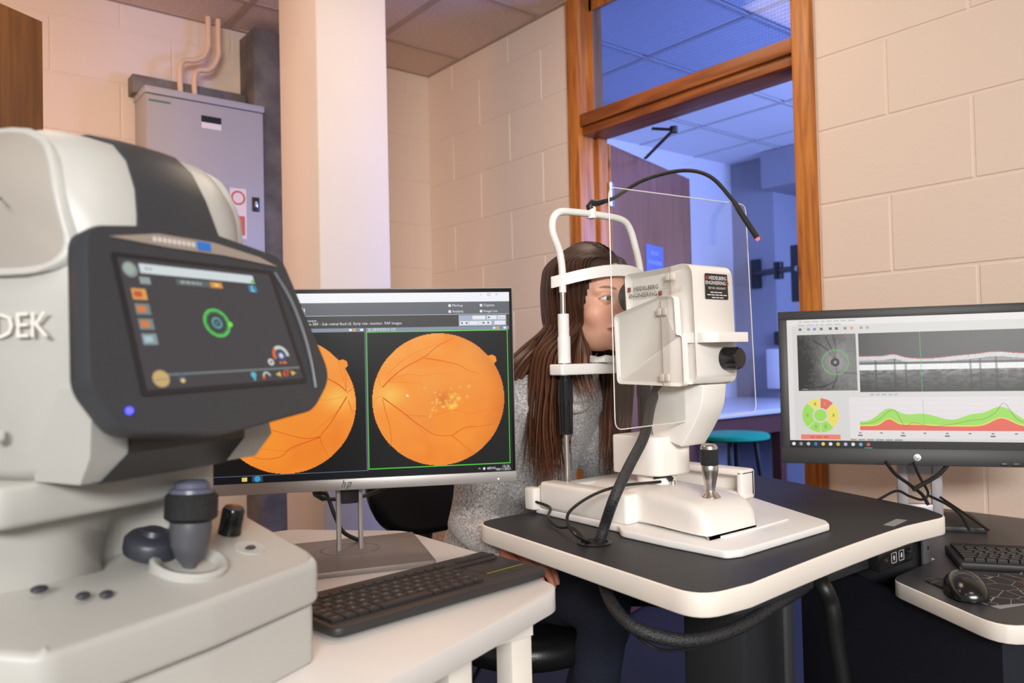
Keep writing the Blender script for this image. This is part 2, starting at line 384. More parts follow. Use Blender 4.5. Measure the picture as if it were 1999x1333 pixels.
# mounting rail above it
b = MB(); b.box((.815, 3.395, 2.195), (1.274, YL, 2.27), bevel=.003); b.lathe([(.008, 0), (.008, .006)], 12, Matrix.Translation((1.225, 3.395, 2.225)) @ Matrix.Rotation(PI/2, 4, 'X'))
tag(obj('mounting_rail', b, mat('weathered steel', C8(128, 120, 116), .6, .3, var=(14, .3))), 'dull grey steel rail fixed to the block wall above the electrical cabinet', 'rail')
conm = mat('cream conduit', C8(226, 190, 156), .5)
for k, (cx, tx, dy) in enumerate(((.993, 1.118, .0), (1.05, 1.16, .02))):
    t = thing('conduit', ['left cream cable conduit bending from the electrical cabinet to the ceiling', 'right cream cable conduit bending from the electrical cabinet to the ceiling'][k], 'conduit', (cx, 3.40, 2.2), group='cable conduits')
    zz = 2.36-.03*k
    pts = cr([(cx, 3.375, 2.21), (cx, 3.375, zz-.04), (cx+.02, 3.385, zz), (cx+.06, 3.39, zz+.012), (tx-.022, 3.395, zz+.04), (tx, 3.40, zz+.09), (tx, 3.40, 2.46), (tx, 3.40, ZC-.002)], 6)
    b = MB(); b.tube(pts, .0115, 10); obj('pipe', b, conm, t, True)
    b = MB(); b.lathe([(.018, 0), (.02, .004), (.02, .018), (.014, .022)], 14, Matrix.Translation((cx, 3.375, 2.194))); obj('gland', b, black, t, True)

# ------------------------------------------------------------------ door frame, fanlight and the open leaf
df = MB(); df.box((2.25, 2.335, 0), (2.40, 2.40, ZC), bevel=.004); tr1 = struct('trim_1', df, pine_v, smooth=40, label='left orange pine door jamb with dark knots')
b = MB(); b.box((2.345, 2.318, 0), (2.40, 2.336, 2.0), bevel=.002); obj('door_stop', b, pine_v, tr1)
df = MB(); df.box((2.25, 1.305, 0), (2.40, 1.37, ZC), bevel=.004); tr2 = struct('trim_2', df, pine_v, smooth=40, label='right orange pine door jamb with dark knots')
b = MB(); b.box((2.345, 1.369, 0), (2.40, 1.385, 2.0), bevel=.002); obj('door_stop', b, pine_v, tr2)
df = MB(); df.box((2.256, 1.37, 2.035), (2.40, 2.335, 2.085), bevel=.004); tr3 = struct('trim_3', df, pine_h, smooth=40, label='upper pine rail under the fanlight')
b = MB(); b.box((2.27, 1.37, 2.0), (2.40, 2.335, 2.034), bevel=.003); obj('lower_rail', b, pine_h, tr3)
w1 = MB(); w1.box((2.33, 1.37, 2.085), (2.336, 2.335, ZC-.03)); win = struct('window_1', w1, clear('wired glass', (.66, .76, .95), .03, .0125))
win['label'] = 'wired glass fanlight above the doorway'
b = MB()
for a, c in (((2.325, 2.32, 2.085), (2.345, 2.335, ZC)), ((2.325, 1.37, 2.085), (2.345, 1.383, ZC)), ((2.325, 1.37, ZC-.05), (2.345, 2.335, ZC))): b.box(a, c)
obj('glazing_bead', b, pine_v, win)
LA = math.radians(106)
leaf = thing('door_leaf', 'open red brown veneered door with a blue sign, seen through the doorway', 'door', (2.405, 2.318, 0), math.atan2(-math.cos(LA), math.sin(LA)))
b = MB(); b.box((.012, .0, .01), (.86, .044, 1.985), bevel=.002); obj('leaf', b, leafm, leaf)
b = MB(); b.box((.004, -.001, .01), (.0125, .045, 1.985)); obj('edge_lipping', b, pine_v, leaf)
for z in (.25, 1.05, 1.72):
    b = MB(); b.lathe([(.008, 0), (.008, .1)], 12, Matrix.Translation((-.004, -.006, z))); b.box((-.002, -.003, z), (.035, -.0005, z+.1)); obj('hinge', b, metal, leaf)
b = MB(); b.box((.33, -.003, 1.475), (.51, -.0005, 1.60), bevel=.001)
sg = obj('sign', b, mat('blue sign', C8(70, 100, 200), .4), leaf); sg['label'] = 'blue door sign with two lines of white lettering'
b = MB()
for x0_, x1_, z_ in ((.375, .40, 1.555), (.404, .424, 1.555), (.428, .455, 1.555), (.347, .372, 1.512), (.376, .41, 1.512), (.414, .44, 1.512), (.444, .475, 1.512), (.479, .495, 1.512)): b.box((x0_, -.0036, z_), (x1_, -.003, z_+.018))
o = obj('lettering', b, mat('sign lettering', (.14, .22, .62), .5), sg, smooth=0); o['kind'] = 'stuff'
b = MB(); b.tube([(.70, 0, 1.02), (.70, -.05, 1.02), (.60, -.05, 1.02)], .01, 10); b.box((.675, -.006, .9), (.725, 0, 1.1)); obj('handle', b, metal, leaf)
# closer arm from the head of the frame to the leaf
t = thing('door_closer', 'thin black angled closer arm under the head of the doorway', 'door closer', (2.42, 2.0, 1.97))
ea = V((2.405, 2.318, 0)) + V((math.sin(LA)*.30, -math.cos(LA)*.30, 0)); el = onZ(1315, 253, 1.985)
b = MB(); b.tube([(2.405, onX(1272, 224, 2.405).y, 1.99), el], .0095, 8, flat=.6); obj('main_arm', b, black, t, True)
b = MB(); b.tube([el, (ea.x, ea.y-.03, 1.975)], .0085, 8, flat=.6); obj('link_arm', b, black, t, True)
b = MB(); b.lathe([(.016, -.012), (.016, .012)], 12, Matrix.Translation(el)); obj('pivot', b, black, t, True)

# ------------------------------------------------------------------ the next room
blue_w = mat('next room paint', C8(214, 212, 214), .7)
b = MB(); b.box((2.40, 3.75, 0), (6.3, 3.87, ZC)); struct('wall_next_room', b, blue_w)
b = MB(); b.box((6.0, .2, 0), (6.12, 3.75, ZC)); struct('wall_far', b, blue_w)
b = MB(); b.box((5.25, 3.38, 0), (5.95, 3.75, ZC)); struct('wall_pier', b, mat('pier shade grey', C8(150, 150, 158), .7))  # shadow beyond the bulkhead is put into this grey
c2 = MB(); c2.box((2.40, .2, ZC+.02), (6.3, 3.9, ZC+.06)); ceil2 = struct('ceiling', c2, tilem)
til2 = mat('next room tile', C8(225, 225, 228), .9)
pr = None
for i in range(6):
    for j in range(6):
        a, c = 2.42+.6*i, .25+.6*j-.02
        if pr is None:
            b = MB(); b.box((0, 0, 0), (.578, .578, .018), bevel=.004, seg=1); pr = obj('ceiling_tile', b, til2, ceil2, smooth=0); pr.location = (a, c, ZC)
        else: place('ceiling_tile', pr, ceil2, (a, c, ZC))
for i in range(7):
    b = MB(); b.box((2.40+.6*i-.003, .2, ZC-.003), (2.40+.6*i+.02, 3.75, ZC+.002)); obj('ceiling_bar', b, mat('white grid', (.5, .5, .5), .6), ceil2, smooth=0)
    b = MB(); b.box((2.40, .22+.6*i, ZC-.0035), (6.0, .24+.6*i, ZC+.002)); obj('ceiling_bar', b, MATS['white grid'], ceil2, smooth=0)
b = MB(); b.box((5.1, .2, 2.30), (6.0, 3.38, ZC-.006)); tag(obj('bulkhead', b, MATS['pier shade grey'], smooth=0), 'boxed grey bulkhead below the ceiling of the next room', 'bulkhead')
# bench along its wall
bt = thing('lab_bench', 'long bench with pale top and red brown front in the next room', 'bench', (4.5, 3.2, 0))
b = MB(); b.box((3.42, 2.72, .735), (5.2, 3.74, .765), bevel=.004); obj('worktop', b, mat('pale worktop', (.62, .62, .64), .35), bt, True)
rb = mat('red brown panel', (.10, .032, .022), .45)
b = MB(); b.box((3.45, 2.76, .62), (5.2, 2.79, .734)); obj('front_rail', b, rb, bt, True)
for x in (3.46, 4.3, 5.14):
    b = MB(); b.box((x, 2.77, 0), (x+.06, 2.83, .62)); obj('leg', b, rb, bt, True)
b = MB(); b.box((3.5, 3.3, .05), (4.2, 3.7, .70)); obj('cupboard', b, rb, bt, True)
# teal stool
sc = onZ(1430, 846, .69)
st = thing('stool', 'round teal topped stool on black legs in front of the bench', 'stool', (sc.x, sc.y, 0))
b = MB(); b.lathe([(.0, .66), (.17, .66), (.182, .668), (.182, .684), (.172, .692), (0, .694)], 32); obj('seat', b, mat('teal seat', (.0, .30, .17), .45), st)
for k in range(4):
    a = k*PI/2+.5; b = MB(); b.tube([(.11*math.cos(a), .11*math.sin(a), .66), (.19*math.cos(a), .19*math.sin(a), .0)], .013, 8); obj('leg', b, black, st)
b = MB(); b.tube([(.165*math.cos(a), .165*math.sin(a), .2) for a in np.linspace(0, 2*PI, 25)], .009, 6); obj('foot_ring', b, black, st)
# wall arm with a dark display and a white box on the far wall
wa = thing('display_arm', 'black jointed wall arm holding a dark display in the next room', 'wall arm', (5.25, 3.55, 1.45))
p0, p1, p2 = onX(1478, 535, 5.25), onX(1520, 528, 5.0), onX(1556, 524, 4.8)
b = MB(); b.box((5.225, p0.y-.04, p0.z-.11), (5.2505, p0.y+.04, p0.z+.11), bevel=.004); obj('wall_plate', b, black, wa, True)
b = MB(); b.tube([(5.23, p0.y, p0.z), p1], .022, 8); obj('inner_arm', b, black, wa, True)
b = MB(); b.tube([p1, p2], .02, 8); obj('outer_arm', b, black, wa, True)
b = MB(); b.lathe([(.035, -.06), (.035, .06)], 14, Matrix.Translation(p1)); obj('elbow', b, black, wa, True)
b = MB(); b.box((p2.x+.0, p2.y-.28, p2.z-.22), (p2.x+.04, p2.y+.05, p2.z+.16), bevel=.006); obj('display', b, blackgl, wa, True)
q = onY(1522, 715, 3.37)
b = MB(); b.box((q.x-.16, 3.26, q.z-.16), (q.x+.13, 3.379, q.z+.13), bevel=.01); b.box((q.x-.05, 3.24, q.z-.08), (q.x+.03, 3.26, q.z-.04))
tag(obj('paper_towel_box', b, mat('white enamel', (.7, .7, .72), .4)), 'white box fixed low on the wall of the next room', 'box')
q = onY(1530, 660, 3.35)
b = MB(); b.box((q.x-.09, 3.31, q.z-.05), (q.x+.07, 3.379, q.z+.05), bevel=.01); b.box((q.x-.06, 3.305, q.z-.02), (q.x+.04, 3.311, q.z+.03))
tag(obj('wall_phone', b, black), 'small black unit on the next room wall above the white box', 'wall unit')

# unseen window added to carry the next room's cold daylight (beyond the right jamb)
b = MB()
for a, c in (((2.40, .08, 0), (3.2, .2, ZC)), ((4.8, .08, 0), (6.3, .2, ZC)), ((3.2, .08, 0), (4.8, .2, 1.15)), ((3.2, .08, 2.35), (4.8, .2, ZC))): b.box(a, c)
struct('wall_window_side', b, blue_w)
b = MB(); b.box((3.2, .13, 1.15), (4.8, .136, 2.35)); w2_ = struct('added_window', b, emat('sky pane', (.45, .6, 1.0), 1.5))
for a, c in (((3.2, .12, 1.15), (3.25, .19, 2.35)), ((4.75, .12, 1.15), (4.8, .19, 2.35)), ((3.975, .12, 1.15), (4.025, .19, 2.35)), ((3.2, .12, 1.15), (4.8, .19, 1.2)), ((3.2, .12, 2.3), (4.8, .19, 2.35))):
    b = MB(); b.box(a, c); obj('window_frame', b, mat('white enamel', (.7, .7, .72), .4), w2_)
# standing lamp that carries the warm light
sl_ = thing('standing_lamp', 'warm lit standing lamp on the left side of the room', 'lamp', (-.80, 2.32, 0))
b = MB(); b.lathe([(.14, 0), (.14, .02), (.02, .03)], 28); obj('base', b, black, sl_)
b = MB(); b.tube([(0, 0, .02), (0, 0, 1.70)], .011, 10); obj('pole', b, black, sl_)
b = MB(); b.lathe([(.12, 1.62), (.12, 1.88)], 28, Matrix.Translation((-.13, -.13, 0))); b.tube([(0, 0, 1.70), (-.13, -.13, 1.75)], .01, 8); obj('lamp_shade', b, mat('linen shade', (.7, .55, .4), .8), sl_)
# housing added around the unseen fill light behind the camera
fb = thing('fill_bank', 'tilted white fill light bank added behind the camera', 'ceiling light', (-1.5, -2.5, 2.2))
dF = (V((1.45, 1.3, 1.0))-V((-1.5, -2.5, 2.2))).normalized(); Mf = frame(V((-1.5, -2.5, 2.2))-dF*.06, dF.cross(V((0, 0, 1))), dF)
b = MB(); b.box((-.95, -.31, -.04), (.95, .31, .0), M=Mf); obj('housing', b, mat('white enamel', (.7, .7, .72), .4), fb, True, smooth=0)
b = MB(); b.box((-.9, -.275, .0), (.9, .275, .01), M=Mf); obj('diffuser', b, MATS['lamp diffuser'], fb, True, smooth=0)
for sx in (-1, 1):
    q = Mf @ V((sx*.8, 0, -.02)); b = MB(); b.tube([q, (q.x, q.y, ZC+.02)], .008, 8); obj('hanger', b, metal, fb, True)
# ------------------------------------------------------------------ screens: flat pictures made of coloured shapes
class Scr:
    """picture on a display; u right 0..1, v down 0..1"""
    def __init__(s, M, w, h, tagn): s.M, s.w, s.h, s.b, s.mats, s.idx, s.lay, s.t = M, w, h, MB(), [], {}, 0, tagn
    def c(s, col, st=1.0):
        k = (tuple(col), st)
        if k not in s.idx:
            s.idx[k] = len(s.mats); s.mats.append(emat('%s light %d' % (s.t, len(s.mats)), col, st))
        return s.idx[k]
    def P(s, u, v, l): return s.M @ V(((u-.5)*s.w, (.5-v)*s.h, .0002+.00012*l))
    def rect(s, u0, v0, u1, v1, col, l=1, st=1.0): s.poly([(u0, v0), (u1, v0), (u1, v1), (u0, v1)], col, l, st)
    def poly(s, pts, col, l=1, st=1.0): s.b.poly([s.P(u, v, l) for u, v in pts][::-1], mi=s.c(col, st))
    def disc(s, u, v, r, col, l=2, n=28, ry=None, st=1.0):
        ry = ry or r*s.w/s.h; s.poly([(u+r*math.cos(a), v+ry*math.sin(a)) for a in np.linspace(0, 2*PI, n, False)], col, l, st)
    def ring(s, u, v, r, t, col, l=2, a0=0, a1=2*PI, n=40, st=1.0):
        k = s.w/s.h; A = np.linspace(a0, a1, n+1)
        for i in range(n):
            s.poly([(u+q*math.cos(a), v+q*k*math.sin(a)) for q, a in ((r, A[i]), (r, A[i+1]), (r-t, A[i+1]), (r-t, A[i]))], col, l, st)
    def line(s, pts, wd, col, l=3, st=1.0, taper=1.0):
        k = s.w/s.h; n = len(pts); Lp, Rp = [], []
        for i in range(n):
            a, b = pts[max(i-1, 0)], pts[min(i+1, n-1)]; dx, dy = b[0]-a[0], (b[1]-a[1])/k; q = math.hypot(dx, dy) or 1
            w_ = wd*(1+(taper-1)*i/max(1, n-1))/2; nx, ny = -dy/q*w_, dx/q*w_*k
            Lp.append((pts[i][0]+nx, pts[i][1]+ny)); Rp.append((pts[i][0]-nx, pts[i][1]-ny))
        for i in range(n-1): s.poly([Lp[i], Lp[i+1], Rp[i+1], Rp[i]], col, l, st)
    def text(s, u, v, body, size, col, l=4, align='LEFT', bold=0, st=1.0):
        o = s.P(u, v, l); M = s.M.copy(); M.translation = o
        s.b.text(body, size, M, mi=s.c(col, st), align=align, bold=bold)
    def words(s, u, v, n, h, col, l=4, seed=1):
        """a line of print too small to read: n word-long strokes of height h (in v)"""
        r_ = random.Random(seed)
        for _ in range(n):
            w_ = r_.uniform(.012, .032); s.rect(u, v-h/2, u+w_, v+h/2, col, l); u += w_+.007
    def done(s, parent, name='screen_image', world=True):
        o = obj(name, s.b, s.mats, parent, world, smooth=0); o['kind'] = 'stuff'; return o
def raster(parent, name, M, w, h, u0, v0, u1, v1, nx, ny, fn, mname, lay=2, mask=None):
    """fine grid of coloured points on a display; fn(X,Y in 0..1) -> rgb arrays"""
    X, Y = np.meshgrid((np.arange(nx)+.0)/(nx-1), (np.arange(ny)+.0)/(ny-1)); rgb = fn(X, Y)
    U = u0+(u1-u0)*X; Vv = v0+(v1-v0)*Y
    pts = np.stack([(U-.5)*w, (.5-Vv)*h, np.full_like(U, .0002+.00012*lay)], -1).reshape(-1, 3)
    idx = np.arange(nx*ny).reshape(ny, nx)
    q = np.stack([idx[1:, :-1], idx[1:, 1:], idx[:-1, 1:], idx[:-1, :-1]], -1).reshape(-1, 4)
    if mask is not None:
        mk = mask(X, Y).reshape(-1); q = q[mk[q].all(1)]
    me = bpy.data.meshes.new(name); me.from_pydata(pts.tolist(), [], q.tolist()); me.transform(M)
    ca = me.color_attributes.new('Col', 'FLOAT_COLOR', 'POINT')
    ca.data.foreach_set('color', np.concatenate([np.clip(rgb, 0, 1).reshape(-1, 3), np.ones((nx*ny, 1))], 1).astype(np.float32).ravel())
    return link(name, me, vmat(mname, .25, 1.0), parent, True, smooth=0)
def vnoise(X, Y, f, seed):
    g = np.random.default_rng(seed).random((64, 64)); x, y = X*f, Y*f
    xi, yi = np.floor(x).astype(int), np.floor(y).astype(int); a, b = x-xi, y-yi; a, b = a*a*(3-2*a), b*b*(3-2*b)
    G = lambda i, j: g[i % 64, j % 64]
    return (G(yi, xi)*(1-a)+G(yi, xi+1)*a)*(1-b)+(G(yi+1, xi)*(1-a)+G(yi+1, xi+1)*a)*b
def lin(r, g, b): return np.array(s2l((r/255, g/255, b/255)))

# ------------------------------------------------------------------ white desk
DZ = .775
desk_white = mat('white laminate', C8(224, 220, 216), .4)
cream_edge = mat('cream edging', C8(236, 229, 218), .45)
dk = thing('white_desk', 'white topped desk under the left monitor and keyboard', 'desk', (.3, 1.0, 0))
dpoly = rpoly([(-.45, .40), (.425, .712), (.735, .822), (.775, 1.0), (.775, 1.30), (.62, 1.47), (-.45, 1.40)], [.02, .02, .05, .08, .05, .05, .05])
b = MB(); b.prism(dpoly, DZ-.028, DZ, bevel=.003); obj('desktop', b, desk_white, dk, True, smooth=50)
for x, y in ((.56, .83), (.69, .87), (.66, 1.36), (-.35, 1.3), (-.3, .5)):
    b = MB(); b.box((x-.018, y-.018, 0), (x+.018, y+.018, DZ-.028), bevel=.003); obj('leg', b, cream_edge, dk, True)
b = MB(); b.box((.50, .84, DZ-.06), (.70, .87, DZ-.028)); obj('under_rail', b, cream_edge, dk, True)
b = MB(); b.box((.0, 1.33, DZ-.07), (.66, 1.36, DZ-.028)); obj('under_rail', b, cream_edge, dk, True)

# ------------------------------------------------------------------ left monitor
silver = mat('brushed silver', C8(168, 163, 160), .42, .55, var=(30, .05))
greyb = mat('warm grey metal', C8(122, 112, 106), .5, .35, var=(40, .05))
BA = math.radians(-17)
m1 = thing('monitor', 'silver framed monitor on the white desk showing two orange retina photographs', 'monitor', (.614, 1.203, DZ), BA)
wv, nv = V((.876, -.482, 0)).normalized(), V((-.482, -.876, 0)).normalized()
C1 = V((.623, 1.153, 1.055)); M1 = frame(C1, wv, nv); aw, ah = .474, .297
def slab(M, x0, y0, z0, x1, y1, z1, bevel=.002, mi=None, b=None):
    b = b or MB(); b.box((x0, y0, z0), (x1, y1, z1), bevel=bevel, M=M, mi=mi); return b
obj('housing', slab(M1, -aw/2-.006, -ah/2-.018, -.038, aw/2+.006, ah/2+.008, -.001, .003), silver, m1, True)
obj('bezel', slab(M1, -aw/2-.0045, -ah/2-.001, -.003, aw/2+.0045, ah/2+.0065, .0, .001), blackgl, m1, True)
obj('chin', slab(M1, -aw/2-.006, -ah/2-.019, -.004, aw/2+.006, -ah/2-.001, .0015, .001), silver, m1, True)
b = MB(); Mt = M1 @ Matrix.Translation((-.034, -ah/2-.0098, .0018))
for k, (x, y0, y1) in enumerate(((-.0065, -.0045, .0075), (-.0028, -.0045, .0030), (.0022, -.0075, .0035), (.0062, -.0040, .0035))):
    sh = Matrix(((1, .3, 0, x), (0, 1, 0, 0), (0, 0, 1, 0), (0, 0, 0, 1))); b.box((-.0006, y0, 0), (.0006, y1, .0003), M=Mt @ sh)
for x in (-.0046, .0040):
    sh = Matrix(((1, .3, 0, x), (0, 1, 0, 0), (0, 0, 1, 0), (0, 0, 0, 1))); b.box((-.0018, .0024, 0), (.0018, .0035, .0003), M=Mt @ sh); b.box((-.0018, -.0045, 0), (.0018, -.0035, .0003), M=Mt @ sh) if x > 0 else None
obj('logo', b, black, m1, True, smooth=0)
b = MB(); b.lathe([(.0012, 0), (.0012, .0004)], 10, M1 @ Matrix.Translation((aw/2-.025, -ah/2-.013, .0015))); obj('power_light', b, emat('white led', (1, 1, 1), 2.5), m1, True)
b = MB()
for s_ in (-1, 1): b.box((s_*.018-.0035, -.006, .006), (s_*.018+.0035, .006, .27), bevel=.0015)
obj('post', b, silver, m1)
b = MB(); b.box((-.0145, -.01, .085), (.0145, .012, .27), bevel=.003); obj('post_sleeve', b, black, m1)
bp = [onZ(x, y, DZ) for x, y in ((625, 1146), (848, 1117), (808, 1050))]
b = MB(); b.prism(rpoly([(-.185, -.13), (.108, -.135), (.128, .085), (-.185, .085)], .006), 0.0, .009, bevel=.0015); bs = obj('base', b, greyb, m1)
b = MB(); b.loft([[(q*math.cos(a), q*.85*math.sin(a), .0093) for a in np.linspace(0, 2*PI, 40, False)] for q in (.047, .048)], cap=False); obj('swivel_ring', b, black, bs, smooth=0)
S = Scr(M1, aw, ah, 'left display')
DG, MG, LG = lin(52, 52, 52), lin(96, 100, 106), lin(140, 148, 164)
S.rect(0, 0, 1, 1, tuple(lin(20, 20, 21)), 0)
S.rect(0, .0, 1, .052, tuple(lin(245, 247, 252)), 1)
S.rect(0, .052, 1, .122, tuple(lin(98, 102, 108)), 1); S.rect(0, .121, .998, .1235, tuple(lin(200, 205, 215)), 2)
S.rect(0, .1235, 1, .19, tuple(lin(66, 65, 65)), 1)
for u0 in (0, .502): S.rect(u0, .19, u0+.495, .2105, tuple(lin(138, 146, 164)), 1)
S.rect(.4955, .19, .502, .965, tuple(lin(92, 98, 108)), 1)
S.rect(0, .9645, 1, 1, tuple(lin(14, 18, 26)), 2); S.rect(0, .963, .5, .966, tuple(lin(120, 130, 145)), 2)
for k, g in enumerate((lin(90, 215, 70),)):
    for r in ((.502, .2105, .9915, .2155), (.502, .955, .9915, .960), (.502, .2105, .5045, .96), (.989, .2105, .9915, .96)): S.rect(*r, tuple(g), 2)
Wt = tuple(lin(235, 238, 242))
S.text(.289, .148, 'Comment', .0056, Wt); S.text(.289, .1665, 'Subtle SRF - Sub retinal fluid LE. Early risk- monitor. FAF images', .0061, Wt)
S.text(.262, .112, 'Forward', .0055, Wt)
for k in range(3): S.rect(.268+.007*k, .066+.008*k, .286+.007*k, .086+.008*k, tuple(lin(232, 236, 244)), 2+k)
S.rect(.285, .085, .297, .098, tuple(lin(230, 170, 130)), 5)
for (u, v, t) in ((.785, .073, 'Markup'), (.785, .106, 'Analysis'), (.895, .073, 'Caption'), (.895, .106, 'Image List')):
    S.rect(u, v-.007, u+.009, v+.007, Wt, 3); S.text(u+.013, v, t, .0058, Wt)
S.rect(.82, .127, .988, .188, tuple(lin(172, 182, 200)), 3)
for r in ((.868, .131, .914, .152), (.92, .131, .954, .152), (.958, .131, .984, .152), (.824, .161, .855, .182), (.857, .161, .935, .182), (.946, .161, .984, .182)): S.rect(*r, tuple(lin(236, 238, 244)), 4)
for u, sg in ((.83, -1), (.846, -1), (.909, 1), (.925, 1), (.928, 1)):
    vv = .1715 if u != .928 else .1415; S.poly([(u-.004*sg, vv-.006), (u+.004*sg, vv), (u-.004*sg, vv+.006)], tuple(lin(50, 50, 50)), 6)
S.text(.895, .1715, '2 / 3', .005, tuple(lin(150, 150, 160)), 6, 'CENTER'); S.text(.971, .1415, 'Save', .0048, tuple(lin(150, 150, 160)), 6, 'CENTER')
S.text(.508, .2005, '2) 28/04/2016 OS', .0062, Wt)
for u0 in (.445, .94):
    S.rect(u0, .194, u0+.009, .206, Wt, 3); S.disc(u0+.017, .2003, .0052, tuple(lin(240, 160, 60)), 3, 14); S.rect(u0+.026, .194, u0+.034, .206, tuple(lin(90, 130, 215)), 3); S.rect(u0+.037, .194, u0+.047, .206, Wt, 3)
for u, t in ((.955, '×'), (.928, '□'), (.90, '–')): S.text(u, .014, t, .006, tuple(lin(90, 90, 95)), 3, 'CENTER')
S.rect(.088, .972, .105, .993, tuple(lin(235, 205, 110)), 4); S.rect(.12, .966, .155, .9985, tuple(lin(52, 70, 84)), 3); S.disc(.1375, .982, .010, tuple(lin(50, 160, 205)), 4, 18)
S.text(.975, .9755, '15:26', .0058, Wt, 4, 'CENTER'); S.text(.967, .991, '08/11/2021', .0056, Wt, 4, 'CENTER'); S.text(.927, .983, 'ENG', .0058, Wt, 4, 'CENTER')
S.disc(.898, .983, .0045, Wt, 4, 12); S.disc(.912, .983, .0042, tuple(lin(170, 175, 180)), 4, 12); S.line([(.878, .985), (.882, .979), (.886, .985)], .0014, Wt, 4)
# fundus photographs
def fundus(side):
    def fn(X, Y):
        x, y = X*2-1, Y*2-1; r = np.hypot(x, y); n = .6*vnoise(X, Y, 5, 3+side)+.4*vnoise(X, Y, 14, 9+side)
        base = lin(253, 150, 50)[None, None]*(1-.0*r[..., None]); dark = lin(236, 118, 36); light = lin(255, 182, 92)
        t = np.clip(.25+.9*(n-.5), 0, 1)[..., None]; c = base*(1-t)+(light+(dark-light)*np.clip(.5+.6*(y+.5*x), 0, 1)[..., None])*t
        dx = (-.86 if side else .86); g = np.exp(-(((x-dx)/.10)**2+((y+.12)/.15)**2)); g2 = np.exp(-(((x-dx*.87)/.22)**2+((y+.08)/.16)**2))
        c = c*(1-.75*g2[..., None])+lin(255, 206, 96)*.75*g2[..., None]; c = c*(1-.35*g[..., None])+lin(255, 170, 85)*.35*g[..., None]
        if side:
            m = np.exp(-(((x-.06)/.13)**2+((y+.0)/.12)**2)); c = c*(1-.5*m[..., None])+lin(214, 96, 30)*.5*m[..., None]
            e = np.clip((r-.72)/.3, 0, 1)*np.clip(x, 0, 1); c = c*(1-.5*e[..., None])+lin(190, 92, 34)*.5*e[..., None]
            rs = np.random.default_rng(4)
            for k in range(34):
                px, py = rs.normal(.07, .17), rs.normal(.03, .11); s_ = rs.uniform(.008, .02)
                d = .65*np.exp(-((x-px)**2+(y-py)**2)/s_**2)[..., None]; c = c*(1-d)+lin(255, 214, 110)*d
            for px, py, s_ in ((.19, -.03, .032), (.29, .0, .028), (.18, .12, .04), (.24, .1, .03)):
                d = .9*np.exp(-((x-px)**2+(y-py)**2)/s_**2)[..., None]; c = c*(1-d)+lin(255, 218, 90)*d
        return c
    return fn
RF = .2305
for side, (uc, vc) in enumerate(((.235, .598), (.7465, .590))):
    rv = RF*aw/ah
    raster(m1, 'retina_photograph', M1, aw, ah, uc-RF, vc-rv, uc+RF, vc+rv, 190, 190, fundus(side), 'retina picture', 3, lambda X, Y: np.hypot(X*2-1, Y*2-1) < .995)
    a = -.62; S.poly([(uc+RF*q*math.cos(t), vc+rv*q*math.sin(t)) for q, t in ((.95, a-.10), (1.045, a-.055), (1.07, a), (1.045, a+.06), (.95, a+.08))], tuple(lin(248, 150, 52)), 3)
    f = lambda pts: [(uc+RF*p.x, vc+rv*p.y) for p in cr([(x, y, 0) for x, y in pts], 6)]
    red, thin_ = tuple(lin(222, 92, 28)), tuple(lin(236, 116, 38))
    if side == 1:
        for pts, w_, c_ in (([(-.84, -.2), (-.7, -.34), (-.5, -.49), (-.21, -.64), (0, -.8), (.25, -.92)], .0040, red), ([(-.21, -.62), (.02, -.58), (.15, -.55), (.32, -.5), (.45, -.42), (.62, -.37)], .0028, red),
                            ([(-.84, -.05), (-.7, .06), (-.52, .2), (-.3, .38), (-.07, .53), (.18, .55)], .0042, red), ([(.18, .55), (.38, .44), (.6, .43), (.82, .4)], .0026, red), ([(.18, .55), (.35, .7), (.5, .84)], .0022, red),
                            ([(-.84, -.02), (-.8, .15), (-.74, .4), (-.72, .62), (-.76, .68)], .0024, red), ([(-.55, .21), (-.3, .24), (-.08, .24), (.22, .17), (.46, .23), (.8, .16), (.95, .2)], .0018, thin_),
                            ([(-.8, -.26), (-.5, -.38), (-.25, -.36), (.0, -.39), (.2, -.34)], .0014, thin_), ([(-.75, -.4), (-.55, -.58), (-.35, -.7), (-.1, -.8), (.2, -.84)], .0016, thin_),
                            ([(-.5, .24), (-.3, .42), (-.18, .6), (-.16, .78)], .0015, thin_), ([(-.85, -.08), (-.95, -.02), (-.98, .1)], .0016, thin_), ([(-.74, -.28), (-.5, -.27), (-.3, -.24), (-.2, -.2)], .0014, thin_), ([(-.86, -.2), (-.9, -.4), (-.86, -.46)], .0014, thin_)):
            S.line(f(pts), w_, c_, 6, taper=.4)
    else:
        for pts, w_, c_ in (([(.86, -.18), (.72, -.3), (.5, -.42), (.3, -.52), (.1, -.6)], .0042, red), ([(.86, -.1), (.76, .06), (.62, .28), (.5, .42), (.47, .48)], .0042, red), ([(.47, .48), (.25, .55), (.05, .62), (-.1, .74), (-.35, .76), (-.6, .68)], .0034, red),
                            ([(.47, .5), (.5, .6), (.58, .76)], .0024, red), ([(.47, .47), (.27, .49), (.0, .42), (-.3, .32), (-.5, .27)], .0028, red), ([(.78, .05), (.6, .22), (.42, .36), (.3, .47)], .002, thin_),
                            ([(.25, .55), (.0, .66), (-.3, .62), (-.6, .6)], .0018, thin_), ([(.86, -.2), (.84, -.45), (.82, -.6)], .002, thin_), ([(.86, -.2), (.76, -.55), (.74, -.7)], .0014, thin_), ([(.88, -.05), (.93, .1), (.96, .16)], .0024, red), ([(.87, -.16), (.95, -.22), (.98, -.2)], .0024, red),
                            ([(.8, -.1), (.55, -.06), (.3, -.1)], .0012, thin_)):
            S.line(f(pts), w_, c_, 6, taper=.4)
